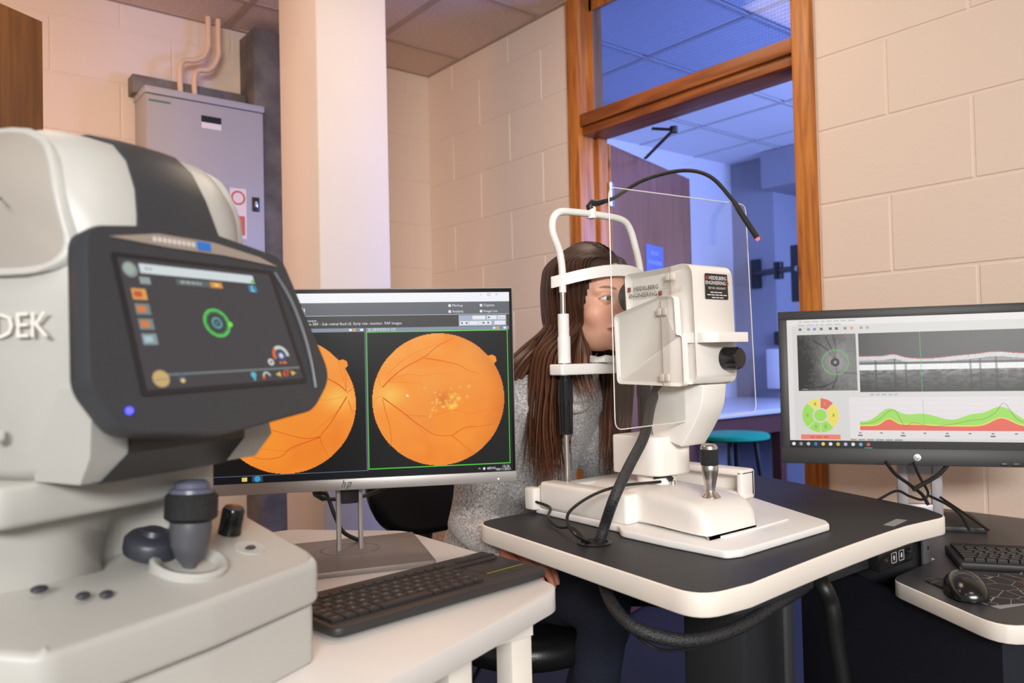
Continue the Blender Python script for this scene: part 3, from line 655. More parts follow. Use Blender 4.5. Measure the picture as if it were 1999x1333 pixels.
S.poly([(.634, .555), (.634, .572), (.6375, .568), (.640, .574), (.6415, .573), (.6392, .567), (.643, .567)], Wt, 8)
S.done(m1)
# its cables
cab = mat('black cable', (.008, .008, .008), .45)
t = thing('monitor_cable', 'black cable with a thick ferrite lump hanging under the left monitor', 'cable', (.60, 1.22, .88))
pts = cr([atD(570, 935, 1.34), atD(612, 957, 1.335), atD(632, 972, 1.33), atD(665, 974, 1.33), atD(710, 968, 1.33), atD(745, 955, 1.35), atD(765, 940, 1.37)], 6)
b = MB(); b.tube(pts, .0032, 8); obj('lead', b, cab, t, True)
b = MB(); b.tube([atD(612, 957, 1.335), atD(617, 960, 1.334), atD(634, 969, 1.331), atD(641, 972, 1.33)], [.004, .0085, .009, .004], 10); obj('ferrite', b, black, t, True)
b = MB(); b.tube(cr([atD(642, 975, 1.33), atD(655, 1010, 1.335), atD(672, 1040, 1.35), V((.665, 1.245, DZ+.004))], 6), .0035, 8); obj('hanging_lead', b, cab, t, True)

# ------------------------------------------------------------------ keyboards
keym = mat('charcoal keys', (.020, .019, .019), .5); kbody = mat('charcoal keyboard', (.026, .025, .025), .48); legend = mat('key legend', (.5, .48, .46), .5)
def make_key(w, d, parent, loc, m=keym, h=.0045, cache={}):
    key = (round(w, 4), round(d, 4), m.name)
    if key not in cache:
        b = MB(); a = .0012
        b.loft([[(0, 0, 0), (w, 0, 0), (w, d, 0), (0, d, 0)], [(0, 0, h*.7), (w, 0, h*.7), (w, d, h*.7), (0, d, h*.7)], [(a, a, h), (w-a, a, h), (w-a, d-a, h), (a, d-a, h)]])
        o = obj('key', b, m, parent, smooth=0); o.location = loc; W[o] = W[parent] @ Matrix.Translation(loc); cache[key] = o; return o
    return place('key', cache[key], parent, loc)
KA = math.radians(5.0)
k1 = thing('keyboard', 'slim charcoal keyboard with a touchpad and yellow line on the white desk', 'keyboard', (.405, .835, DZ), KA)
prof = rpoly([(0, 0), (.354, 0), (.354, .14), (0, .14)], [.016, .02, .02, .012])
b = MB(); b.prism(prof, .004, .016, bevel=.004, seg=3); b.box((.01, .10, .012), (.344, .136, .021), bevel=.005, seg=2); b.box((.02, .02, 0), (.33, .12, .005)); obj('body', b, kbody, k1)
pit = .0172; rows = [("esc,1,2,3,4,5,6,7,8,9,0,-,=,del".split(','), .103, .010, [1]*14), ("`,1,2,3,4,5,6,7,8,9,0,-,=,<-".split(','), .0865, .0148, [.8]+[1]*12+[1.25]),
        (['tab']+list('QWERTYUIOP[]')+['<'], .0695, .0148, [1.25]+[1]*12+[.8]), (['caps']+list("ASDFGHJKL;'#"), .0525, .0148, [1.55]+[1]*12), (['shift', '\\']+list('ZXCVBNM,./')+['shift'], .0355, .0148, [1.1]+[1]*11+[1.9]), (['ctrl', 'fn', 'win', 'alt', ' ', 'altgr', 'ctrl', '<', '^', '>'], .0185, .0148, [1.1, 1, 1, 1, 4.6, 1, 1, 1, 1, 1])]
lg = MB(); ztop = .0165+.0045
for names, y, d, ws in rows:
    x = .008
    for nm, w_ in zip(names, ws):
        kw = pit*w_-.0022
        if d < .012: kw = pit*.96-.0022
        make_key(kw, d-.0008, k1, (x, y, .0158 if d > .012 else .0206), h=.0045 if d > .012 else .002)
        if nm.strip() and d > .012: lg.text(nm if len(nm) < 2 else nm, .0062 if len(nm) < 2 else .0038, Matrix.Translation((x+kw/2, y+d/2, ztop+.0001-.0006)))
        x += pit*w_ if d > .012 else pit*.985
lg.text('logitech', .0075, Matrix.Translation((.300, .127, .0213)))
o = obj('key_legends', lg, legend, k1, smooth=0); o['kind'] = 'stuff'
b = MB(); b.box((.268, .042, .0155), (.342, .098, .0166), bevel=.0004); tp = obj('touchpad', b, mat('touchpad', (.018, .018, .018), .38), k1)
b = MB(); b.box((.270, .0425, .0166), (.341, .0438, .0169)); o = obj('yellow_line', b, emat('yellow glow', (.75, .55, .0), .55), tp, smooth=0)  # yellow line given a glow though it is only print
b = MB(); b.box((.3045, .026, .016), (.3052, .042, .0163)); b.box((.268, .0255, .016), (.342, .0262, .0163)); obj('button_gap', b, black, tp, smooth=0)
for i in range(3): make_key(.022, .007, k1, (.268+.0245*i, .104, .0206), h=.002)
b = MB(); b.lathe([(.003, 0), (.003, .0012), (.002, .002)], 12, Matrix.Translation((.012, .127, .021))); obj('power_button', b, emat('yellow glow', (.75, .55, .0), .55), k1)  # same glowing yellow on the button

# ------------------------------------------------------------------ right monitor, its table, keyboard and mouse
RZ = .665
navy = mat('navy board', (.014, .016, .026), .5); dktop = mat('dark grey laminate', (.045, .045, .05), .38, var=(300, .1))
tb = thing('corner_table', 'dark topped table with cream edge under the right monitor', 'table', (1.7, .7, 0))
e1 = V((.49, .87)); c0 = V((1.338, .485))
tpoly = rpoly([(c0.x, c0.y), (c0.x+.22, c0.y-.08), (2.0, .15), (2.24, .2), (2.24, 1.35), (1.98, 1.35), (1.70, 1.02), (1.69, .736), (1.48, .730)], [.05, 0, .02, .02, .02, .05, .1, .02, .05])
b = MB(); b.prism(tpoly, RZ-.03, RZ-.001, bevel=.002); obj('edging', b, cream_edge, tb, True, smooth=50)
ctr = V((1.75, .75)); ins = [tuple((V(p)-ctr)*(1-.004/(V(p)-ctr).length)+ctr) for p in tpoly]
b = MB(); b.prism(ins, RZ-.0015, RZ); obj('tabletop', b, dktop, tb, True, smooth=0)
b = MB(); cab_m = rotz(math.radians(-22))
Mx = Matrix.Translation((1.372, .505, 0)) @ rotz(math.radians(-29))
b = MB(); b.box((0, .0, 0), (.02, .60, RZ-.034), M=Mx); obj('side_panel', b, navy, tb, True)
b = MB(); b.box((.02, .205, 0), (.6, .225, RZ-.031), M=Mx); obj('back_panel', b, navy, tb, True)
b = MB(); b.box((.02, .0, .36), (.6, .205, .376), M=Mx); obj('shelf', b, navy, tb, True)
b = MB(); b.box((.02, .0, .56), (.6, .02, RZ-.031), M=Mx); obj('front_rail', b, navy, tb, True)
papm = mat('paper', (.62, .6, .56), .8)
for k in range(9):
    z = .377+.006*sum(1 for _ in range(k)); t_ = rng.uniform(-.12, .12)
    Mp = Mx @ Matrix.Translation((.20+.008*rng.normal(), .14, z)) @ rotz(t_)
    b = MB(); b.box((-.105, -.11, 0), (.105, .05, .0055), bevel=.001, M=Mp)
    tag(obj('paper_stack', b, papm, smooth=0), '%s sheaf of white paper in the stack on the shelf under the right table' % ('lowest second third fourth fifth sixth seventh eighth topmost'.split()[k] if k in (0, 8) else 'lowest second third fourth fifth sixth seventh eighth topmost'.split()[k]+' lowest'), 'papers', 'sheaves of paper on the shelf')
b = MB(); b.box((.023, .05, .377), (.031, .19, .52), M=Mx)
for zz in (.41, .47): b.box((.0225, .049, zz), (.0315, .0505, zz+.012), M=Mx)
tag(obj('binder', b, black, smooth=0), 'black folder standing beside the papers under the right table', 'folder')

# right monitor
w2, n2 = V((.53, -.848, 0)).normalized(), V((-.848, -.53, 0)).normalized()
tl = math.radians(6); nt_ = (n2*math.cos(tl) + V((0, 0, 1))*math.sin(tl)).normalized()
C2 = atD(1783, 745, 1.84); M2 = frame(C2, w2, nt_) @ Matrix.Scale(1.045, 4); aw2, ah2 = .522, .294
foot = onZ(1797, 1018, RZ)
m2 = thing('monitor', 'black monitor on the right table showing retina scans and a green and red chart', 'monitor', (foot.x, foot.y, RZ), math.atan2(w2.y, w2.x))
dark = mat('dark grey bezel', (.022, .022, .023), .5)
b = slab(M2, -.28, -.183, -.042, .28, .167, -.002, .004); obj('housing', b, dark, m2, True)
b = MB(); 
for r in ((-.28, .147, .28, .167), (-.28, -.183, .28, -.147), (-.28, -.148, -.261, .148), (.261, -.148, .28, .148)): slab(M2, r[0], r[1], -.003, r[2], r[3], .003, .0015, b=b)
obj('bezel', b, dark, m2, True)
b = MB(); b.lathe([(.0075, 0), (.0075, .0006), (.007, .0008)], 28, M2 @ Matrix.Translation((0, -.166, .003))); lgd = obj('logo', b, mat('logo silver', (.7, .7, .72), .3, .6), m2, True)
b = MB(); Mt = M2 @ Matrix.Translation((-.0003, -.166, .0041)) @ Matrix(((1, .28, 0, 0), (0, 1, 0, 0), (0, 0, 1, 0), (0, 0, 0, 1)))
b.text('hp', .0105, Mt, bold=.0002); o = obj('lettering', b, black, lgd, smooth=0); o.data.transform(W[m2].inverted())
for k in range(5):
    b = MB(); b.box((.157+.022*k, -.180, .001), (.173+.022*k, -.174, .0045), bevel=.001, M=M2); obj('button', b, black, m2, True)
S = Scr(M2, aw2, ah2, 'right display')
BG = lin(218, 216, 212); S.rect(0, 0, 1, 1, tuple(BG), 0); S.rect(0, 0, 1, .05, tuple(lin(232, 228, 226)), 1); S.rect(0, .945, 1, 1, tuple(lin(24, 24, 26)), 2)
gr = tuple(lin(120, 120, 122)); S.words(.05, .018, 8, .010, tuple(lin(200, 195, 195)), 2, 1); S.words(.045, .045, 6, .010, tuple(lin(200, 195, 195)), 2, 2)
for u, c_ in ((.05, (110, 110, 100)), (.085, (150, 150, 150)), (.11, (130, 130, 215)), (.138, (110, 115, 100)), (.175, (90, 90, 90)), (.2, (90, 90, 90)), (.235, (150, 140, 140)), (.262, (235, 150, 140)), (.3, (160, 160, 160)), (.325, (170, 170, 170))): S.rect(u, .068, u+.012, .088, tuple(lin(*c_)), 2)
S.rect(.0, .05, .022, .94, tuple(lin(228, 224, 224)), 1)
def ir(X, Y):
    n = .5*vnoise(X, Y, 9, 21)+.5*vnoise(X, Y, 30, 22); dx, dy = X-.64, Y-.5; r = np.hypot(dx, dy)
    g = .04+.10*np.clip(X*1.1, 0, 1)+.18*np.exp(-(r/.26)**2)+.10*(n-.5)-.10*np.exp(-((X-.0)**2+(Y-.55)**2)/.10)
    for pts in (((.62, .0), (.66, .25), (.63, .45)), ((.64, .5), (.66, .75), (.58, .95)), ((.3, .12), (.5, .26), (.62, .44)), ((.0, .95), (.4, .93), (.6, .85)), ((.7, .68), (1, .7)), ((.5, .05), (.58, .25), (.64, .42))):
        P_ = cr([(a, c, 0) for a, c in pts], 14)
        d = np.min([np.hypot(X-p.x, Y-p.y) for p in P_], axis=0); g = g-.12*np.exp(-(d/.013)**2)
    g = np.where(r < .075, .012+.5*np.exp(-(r/.022)**2), g); return np.repeat(np.clip(g, .01, 1)[..., None], 3, 2)*np.array([1, .98, .95])
raster(m2, 'retina_photograph', M2, aw2, ah2, .042, .122, .282, .562, 110, 120, ir, 'infrared picture', 3)
S.ring(.196, .342, .055, .0035, tuple(lin(90, 190, 90)), 6)
def top_line(X): return .40-.04*np.exp(-((X-.21)/.05)**2)+.055*np.exp(-((X-.4)/.17)**2)-.035*np.exp(-((X-.80)/.09)**2)
def oct_(X, Y):
    rs = np.random.default_rng(8); n = rs.random(X.shape); n2_ = vnoise(X, Y, 40, 5); y = Y-top_line(X)
    g = .022+.008*n
    g = np.where((y > 0) & (y < .07), .45+.25*n, g); g = np.where((y >= .07) & (Y < .50), .20+.12*n+.05*np.sin(Y*160), g)
    g = np.where((Y >= .50) & (Y < .54), .05+.05*n, g); g = np.where((Y >= .54) & (Y < .63), .70+.2*n, g)
    fall = np.exp(-(Y-.63)/.16); g = np.where(Y >= .63, np.clip(.20*fall*(.2+1.3*n2_)*(.6+.7*n), 0.01, 1), g)
    for xs in (.1, .215, .28, .655, .71, .80):
        g = g*np.where((y > .07) & (Y < .98), 1-.75*np.exp(-((X-xs)/.006)**2), 1)
    return np.repeat(g[..., None], 3, 2)
raster(m2, 'scan_picture', M2, aw2, ah2, .292, .122, .94, .575, 260, 130, oct_, 'oct picture', 3)
S.line([(.292+.648*x, .122+.453*float(top_line(np.array(x)))-.003) for x in np.linspace(0, 1, 50)], .0022, tuple(lin(215, 90, 85)), 6)
S.line([(.532, .122), (.532, .575)], .0018, tuple(lin(70, 200, 70)), 7); S.line([(.057, .55), (.08, .55)], .002, tuple(lin(200, 200, 200)), 7)
# sector chart and thickness chart
cu, cv = .128, .752; GR, YE, RE = tuple(lin(160, 222, 90)), tuple(lin(240, 222, 95)), tuple(lin(232, 105, 90))
k = aw2/ah2
for a0, a1, c_ in ((0, 42, YE), (-42, 0, YE), (-88, -45, RE), (-132, -92, YE), (-180, -136, GR), (136, 180, GR), (92, 132, GR), (46, 88, GR)):
    A = np.radians(np.linspace(a0, a1, 8)); S.poly([(cu+.074*math.cos(a), cv+.074*k*math.sin(a)) for a in A]+[(cu+.032*math.cos(a), cv+.032*k*math.sin(a)) for a in A[::-1]], c_, 4)
S.disc(cu, cv, .026, GR, 5)
for a in (-68, -112, 0, 180, 112, 68): S.rect(cu+.053*math.cos(math.radians(a))-.004, cv+.053*k*math.sin(math.radians(a))-.012, cu+.053*math.cos(math.radians(a))+.004, cv+.053*k*math.sin(math.radians(a))+.012, tuple(lin(150, 175, 85)), 6)
S.rect(.046, .900, .206, .937, tuple(lin(238, 130, 108)), 4); S.words(.085, .919, 3, .012, tuple(lin(205, 95, 80)), 5, 3)
S.rect(.245, .615, .965, .925, tuple(lin(230, 224, 224)), 3); S.rect(.285, .63, .95, .865, tuple(lin(232, 224, 226)), 4)
xs = np.linspace(0, 1, 60); gs = lambda c, w_, h: h*np.exp(-((xs-c)/w_)**2)
gtop = .28+gs(.17, .08, .42)+gs(.36, .13, .28)+gs(.8, .1, .50)+gs(.64, .08, .22)-gs(1.0, .08, .05); gbot = .16+gs(.17, .045, .22)+gs(.3, .12, .05)+gs(.8, .075, .27)-.02
ybase = .865; H_ = .225; UU = [.285+.665*x for x in xs]
for i in range(59):
    S.poly([(UU[i], ybase-H_*gtop[i]), (UU[i+1], ybase-H_*gtop[i+1]), (UU[i+1], ybase-H_*gbot[i+1]), (UU[i], ybase-H_*gbot[i])], GR, 5)
    S.poly([(UU[i], ybase-H_*(gbot[i]+.04)), (UU[i+1], ybase-H_*(gbot[i+1]+.04)), (UU[i+1], ybase-H_*gbot[i+1]), (UU[i], ybase-H_*gbot[i])], YE, 6)
    S.poly([(UU[i], ybase-H_*gbot[i]), (UU[i+1], ybase-H_*gbot[i+1]), (UU[i+1], ybase), (UU[i], ybase)], RE, 6)
meas = (gtop+gbot)/2+gs(.21, .04, .2)-gs(.26, .03, .25)+gs(.82, .035, .33)-gs(.4, .1, .2)
S.line([(UU[i], ybase-H_*meas[i]) for i in range(60)], .0016, tuple(lin(95, 120, 60)), 8)
for i in range(6): S.line([(.285, .64+.04*i), (.95, .64+.04*i)], .0006, tuple(lin(205, 198, 200)), 5)
for i in range(9): S.rect(.280+.083*i, .880, .290+.083*i, .889, gr, 5)
for i in range(5): S.rect(.276+.166*i, .899, .294+.166*i, .909, tuple(lin(100, 100, 102)), 5)
S.line([(.532, .63), (.532, .865)], .0012, tuple(lin(110, 190, 110)), 9); S.words(.245, .937, 6, .009, tuple(lin(140, 140, 140)), 5, 5)
S.words(.33, .595, 5, .012, tuple(lin(170, 185, 205)), 4, 4)
for i, c_ in enumerate(((235, 235, 235), (150, 150, 150), (200, 200, 200), (30, 120, 210), (235, 205, 110), (230, 230, 230), (215, 190, 70), (190, 180, 220), (225, 225, 225), (110, 170, 210), (200, 90, 80))): S.disc(.015+.030*i, .972, .0075, tuple(lin(*c_)), 5, 12)
S.rect(.30, .996, .33, 1.0, tuple(lin(80, 190, 190)), 5); S.done(m2)
# stand with a square cut out
b = MB(); hw = .045
for r in ((-.05, -.012, .012, -.026, .005, .24), (.026, -.012, .012, .05, .005, .24), (-.03, -.012, .008, .03, .005, .045), (-.03, -.012, .115, .03, .005, .24)): b.box((r[0], r[1], r[2]), (r[3], r[4], r[5]), bevel=.001)
b.box((-.03, -.11, .19), (.03, -.004, .25), bevel=.004); obj('stand', b, mat('stand silver', C8(190, 184, 188), .4, .3), m2)
b = MB(); b.prism(rpoly([(-.125, -.11), (.125, -.11), (.125, .08), (-.125, .08)], .01), 0, .012, bevel=.002); obj('base', b, dark, m2)
t = thing('monitor_cables', 'black leads looping through the stand of the right monitor', 'cable', (foot.x, foot.y, RZ+.1))
for P_, r in (([(1728, 900), (1748, 925), (1775, 945), (1800, 965), (1812, 985)], .004), ([(1783, 902), (1795, 930), (1812, 962), (1800, 975), (1775, 968), (1750, 958), (1715, 975)], .003), ([(1850, 908), (1830, 928), (1795, 948), (1782, 956)], .005), ([(1815, 968), (1850, 985), (1875, 1005), (1893, 1035)], .0032), ([(1835, 970), (1880, 1000), (1930, 1035)], .0028)):
    b = MB(); b.tube(cr([atD(x, y, 1.80+.0003*(i % 2)) for i, (x, y) in enumerate(P_)], 6), r, 7); obj('lead', b, cab, t, True)

# black keyboard and mouse on the right table
ka = math.radians(-58); kc = onZ(1872, 1112, RZ)
k2 = thing('keyboard', 'black full size keyboard on the dark right table', 'keyboard', (kc.x, kc.y, RZ), ka)
b = MB(); b.prism(rpoly([(0, 0), (.44, 0), (.44, .155), (0, .155)], .008), 0, .014, bevel=.003); b.box((.01, .13, .01), (.43, .152, .02), bevel=.003); obj('body', b, mat('black keyboard', (.012, .012, .012), .5), k2)
kk = mat('black keys', (.014, .014, .014), .45); lg = MB()
rws = ['1234567890-=', 'QWERTYUIOP[]', "ASDFGHJKL;'#", 'ZXCVBNM,./']
for r in range(6):
    x = .012; n = 0
    while x < .425:
        w_ = .0168 if not (r == 5 and .075 < x < .08) else .10
        if r == 4 and n == 0: w_ = .024
        if r == 3 and n == 0: w_ = .030
        if r == 2 and n == 0: w_ = .026
        if x+w_ > .43: break
        make_key(w_, .0165, k2, (x, .012+.0195*(5-r), .0135), kk, .007)
        if 1 <= r <= 4 and 1 <= n < 11: lg.text(rws[r-1][n-1], .0065, Matrix.Translation((x+w_/2-.002, .012+.0195*(5-r)+.0095, .0208)))
        x += w_+.0022; n += 1
o = obj('key_legends', lg, mat('pale legend', (.6, .6, .6), .5), k2, smooth=0); o['kind'] = 'stuff'
pc = onZ(1925, 1140, RZ)
def padmat():
    m = bpy.data.materials.new('printed pad'); m.use_nodes = True; nt = m.node_tree; b = nt.nodes['Principled BSDF']; b.inputs['Roughness'].default_value = .7
    tc = nd(nt, 'ShaderNodeTexCoord'); vo = nd(nt, 'ShaderNodeTexVoronoi', i_Scale=26.0, feature='DISTANCE_TO_EDGE'); nt.links.new(tc.outputs['Object'], vo.inputs['Vector'])
    lt = nd(nt, 'ShaderNodeMath', operation='LESS_THAN'); lt.inputs[1].default_value = .012; nt.links.new(vo.outputs['Distance'], lt.inputs[0])
    mx = nd(nt, 'ShaderNodeMix', data_type='RGBA'); mx.inputs['A'].default_value = (.02, .018, .022, 1); mx.inputs['B'].default_value = (.32, .3, .3, 1); nt.links.new(lt.outputs[0], mx.inputs['Factor'])
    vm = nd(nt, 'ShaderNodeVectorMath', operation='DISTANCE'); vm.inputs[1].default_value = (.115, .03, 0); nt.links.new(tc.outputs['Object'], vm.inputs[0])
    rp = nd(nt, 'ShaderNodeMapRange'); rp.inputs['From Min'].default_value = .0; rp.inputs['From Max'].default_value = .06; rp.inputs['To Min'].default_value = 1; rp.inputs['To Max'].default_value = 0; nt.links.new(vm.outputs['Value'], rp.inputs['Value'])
    m2_ = nd(nt, 'ShaderNodeMix', data_type='RGBA'); m2_.inputs['B'].default_value = (.5, .09, .015, 1); nt.links.new(mx.outputs['Result'], m2_.inputs['A']); nt.links.new(rp.outputs['Result'], m2_.inputs['Factor'])  # orange-red patch printed on the pad
    nt.links.new(m2_.outputs['Result'], b.inputs['Base Color']); return m
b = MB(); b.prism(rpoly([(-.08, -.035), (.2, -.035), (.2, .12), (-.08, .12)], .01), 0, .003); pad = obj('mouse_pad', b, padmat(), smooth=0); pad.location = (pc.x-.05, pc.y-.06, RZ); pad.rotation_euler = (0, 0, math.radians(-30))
tag(pad, 'dark printed mouse pad with pale lines and a red printed patch under the mouse', 'mouse pad')
mc = onZ(1885, 1158, RZ+.003)
ms = thing('computer_mouse', 'black rounded mouse on the printed pad', 'mouse', (mc.x, mc.y, RZ+.0032), math.radians(35))
rings = []
for i in range(13):
    a = PI*i/12; x = -.055*math.cos(a); wd = max(.0006, .033*math.sin(a)**.6); ht = max(.001, .036*math.sin(a)**.75*(1-.12*math.cos(a)))
    rings.append([(x, wd*math.cos(q), ht*max(0, math.sin(q))**.8) for q in np.linspace(0, PI, 15)] + [(x, -wd*.9, 0), (x, wd*.9, 0)])
b = MB(); b.loft(rings); obj('shell', b, blackgl, ms, smooth=80)
b = MB(); b.lathe([(.007, -.002), (.008, 0), (.007, .002)], 14, Matrix.Translation((.028, 0, .030)) @ Matrix.Rotation(PI/2, 4, 'X')); obj('wheel', b, black, ms)
st_ = onZ(1965, 1180, RZ)
b = MB(); b.box((-.03, -.012, 0), (.03, .012, .0006)); o = obj('table_label', b, mat('grey label', (.3, .3, .3), .6), tb, smooth=0); o.data.transform(Matrix.Translation((st_.x, st_.y, RZ)) @ rotz(math.radians(-20))); o.data.transform(W[tb].inverted())
# ------------------------------------------------------------------ instrument table
TZ = .755
tt = thing('instrument_table', 'grey topped lift table with a cream edge carrying the eye scanner', 'table', (1.35, 1.02, 0))
front = [(x, .703+.024*(x-1.04)/.6+.006*math.sin(PI*(x-1.04)/.58)) for x in np.linspace(1.04, 1.62, 9)]
tp_ = [(.972, 1.352), (.895, .71)] + [(1.0, .700)] + front[1:-1] + [(1.69, .712), (1.745, .78), (1.93, 1.35)]
tpr = rpoly(tp_, [.06, .085] + [0]*(len(tp_)-5) + [.05, .05, .05])
b = MB(); b.prism(tpr, TZ-.036, TZ-.0005, bevel=.003); obj('edging', b, mat('cream table edge', C8(241, 233, 222), .42), tt, True, smooth=50)
c_ = V((1.35, 1.0)); ins = [tuple((V(p)-c_)*(1-.004/(V(p)-c_).length)+c_) for p in tpr]
b = MB(); b.prism(ins, TZ-.001, TZ); obj('tabletop', b, mat('slate laminate', C8(46, 45, 48), .5, var=(400, .08), spec=.3), tt, True, smooth=0)
gp = onZ(1160, 1060, TZ)
b = MB(); b.lathe([(.030, 0), (.032, .002), (.030, .0035), (.025, .003), (.024, -.02)], 28, Matrix.Translation((gp.x, gp.y, TZ))); obj('grommet', b, black, tt, True)
b = MB(); b.lathe([(.0235, .0), (.0235, .0008)], 20, Matrix.Translation((gp.x, gp.y, TZ))); obj('grommet_hole', b, mat('hole black', (.002, .002, .002), .9), tt, True)
dkm = mat('charcoal steel', (.028, .029, .033), .45)
b = MB(); b.box((1.05, .765, TZ-.075), (1.68, .80, TZ-.037), bevel=.003); obj('under_bar', b, dkm, tt, True)
b = MB(); b.box((1.465, .742, TZ-.078), (1.60, .765, TZ-.040), bevel=.004); sw = obj('switch_box', b, blackgl, tt, True)
for i in range(2):
    x = 1.518+.030*i; M_ = frame((x, .7415, TZ-.059), (1, 0, 0), (0, -1, 0)); b = MB()
    for r in ((-.010, -.010, .010, -.0088), (-.010, .0088, .010, .010), (-.010, -.010, -.0088, .010), (.0088, -.010, .010, .010)): b.box((r[0], r[1], 0), (r[2], r[3], .0006), M=M_)
    s_ = 1 if i == 0 else -1; b.poly([M_ @ V((x_, y_*s_, .0004)) for x_, y_ in ((-.005, 0), (0, .006), (.005, 0), (.0025, 0), (.0025, -.005), (-.0025, -.005), (-.0025, 0))])
    o = obj('button', b, mat('pale legend', (.6, .6, .6), .5), sw, smooth=0); o.data.transform(W[tt].inverted())
for x in (1.488, 1.585):
    b = MB(); b.lathe([(.0035, 0), (.0035, .001)], 10, frame((x, .7415, TZ-.059), (1, 0, 0), (0, -1, 0))); o = obj('screw', b, metal, sw); o.data.transform(W[tt].inverted())
b = MB(); b.box((1.635, .735, TZ-.105), (1.665, .745, TZ-.037), bevel=.004); bk = obj('bracket', b, mat('grey bracket', (.09, .09, .10), .45), tt, True)
b = MB(); b.lathe([(.004, 0), (.004, .001)], 10, frame((1.645, .7345, TZ-.06), (1, 0, 0), (0, -1, 0))); o = obj('screw', b, metal, bk); o.data.transform(W[tt].inverted())
b = MB(); b.box((1.655, .745, TZ-.265), (1.668, .95, TZ-.037), bevel=.003); obj('side_panel', b, dkm, tt, True)
alum = mat('column aluminium', (.32, .32, .33), .4, .8)
b = MB(); b.box((1.36, .97, .35), (1.52, 1.13, TZ-.037), bevel=.012); obj('upper_column', b, mat('dark column', (.05, .05, .055), .4, .3), tt, True)
b = MB(); b.box((1.495, .962, .35), (1.525, .985, TZ-.037), bevel=.006); obj('column_rib', b, alum, tt, True)
b = MB(); b.box((1.34, .95, .02), (1.545, 1.15, .36), bevel=.012); lc = obj('lower_column', b, mat('grey column', (.16, .16, .165), .45, .3), tt, True)
b = MB(); b.box((1.335, .945, .352), (1.55, 1.155, .366), bevel=.003); obj('collar', b, black, tt, True)
b = MB(); b.box((1.38, .947, .23), (1.45, .9496, .33)); o = obj('rating_label', b, mat('grey label', (.3, .3, .3), .6), lc, smooth=0); o.data.transform(W[tt].inverted())
b = MB(); b.box((1.12, .95, 0), (1.58, 1.20, .03), bevel=.01); obj('floor_base', b, dkm, tt, True)
sl = onZ(1748, 1020, TZ); b = MB(); b.box((-.036, -.010, 0), (.036, .010, .0005)); o = obj('table_label', b, mat('grey label', (.3, .3, .3), .6), tt, smooth=0)
o.data.transform(Matrix.Translation((sl.x, sl.y, TZ)) @ rotz(.12)); o.data.transform(W[tt].inverted())

# ------------------------------------------------------------------ eye scanner on the table
ivory = mat('ivory plastic', C8(240, 235, 228), .42, var=(2, .02)); ivory2 = mat('white plate', C8(243, 241, 238), .4)
sp = thing('eye_scanner', 'ivory retina scanner with chin rest, joystick and clear breath shield on the grey table', 'eye scanner', (1.25, 1.05, TZ))
b = MB(); b.prism(rpoly([(1.125, 1.335), (1.11, 1.07), (1.085, 1.04), (1.083, .93), (1.088, .806), (1.12, .797), (1.40, .803), (1.425, .825), (1.50, .98), (1.545, 1.07), (1.56, 1.335)], [.01, .03, .03, .1, .015, .01, .015, .02, .1, .03, .01]), TZ+.0005, TZ+.014, bevel=.003)
obj('base_plate', b, ivory2, sp, True, smooth=50)
b = MB(); b.prism([(1.16, .862), (1.375, .873), (1.43, 1.1), (1.16, 1.1)], TZ+.014, TZ+.0175, bevel=.001); obj('slide_plate', b, ivory2, sp, True)
b = MB(); b.box((1.118, 1.055, TZ+.014), (1.165, 1.31, TZ+.072), bevel=.008, seg=3); obj('left_rail', b, ivory, sp, True, smooth=60)
b = MB()
b.box((1.492, 1.06, TZ+.014), (1.54, 1.32, TZ+.030), bevel=.005); b.box((1.492, 1.06, TZ+.066), (1.54, 1.32, TZ+.080), bevel=.005); b.box((1.492, 1.06, TZ+.02), (1.54, 1.076, TZ+.078), bevel=.005); b.box((1.528, 1.06, TZ+.02), (1.54, 1.32, TZ+.078), bevel=.003)
obj('right_rail', b, ivory, sp, True, smooth=60)
b = MB(); b.box((1.13, 1.285, TZ+.014), (1.54, 1.332, TZ+.060), bevel=.006, seg=3); obj('rear_bar', b, ivory, sp, True, smooth=60)
b = MB(); b.box((1.105, 1.315, TZ+.01), (1.13, 1.345, TZ+.058), bevel=.005); obj('socket_box', b, ivory, sp, True)
# moving base: rounded wedge
rings = []
for y, zt, hw in ((.872, TZ+.030, .068), (.878, TZ+.052, .074), (.892, TZ+.066, .078), (.915, TZ+.073, .080), (.96, TZ+.076, .080), (1.05, TZ+.079, .079), (1.15, TZ+.080, .077), (1.205, TZ+.078, .073)):
    r_ = .018; cx = 1.208+.25*(y-.93)*.6; z0 = TZ+.021
    pts = [(cx-hw, y, z0), (cx-hw, y, zt-r_)]
    for a in np.linspace(PI, PI/2, 5)[1:]: pts.append((cx-hw+r_+r_*math.cos(a), y, zt-r_+r_*math.sin(a)))
    for a in np.linspace(PI/2, 0, 5): pts.append((cx+hw-r_+r_*math.cos(a), y, zt-r_+r_*math.sin(a)))
    pts.append((cx+hw, y, z0)); rings.append(pts)
b = MB(); b.loft(rings); b.box((1.15, .89, TZ+.0175), (1.27, 1.18, TZ+.022)); obj('moving_base', b, ivory, sp, True, smooth=50)
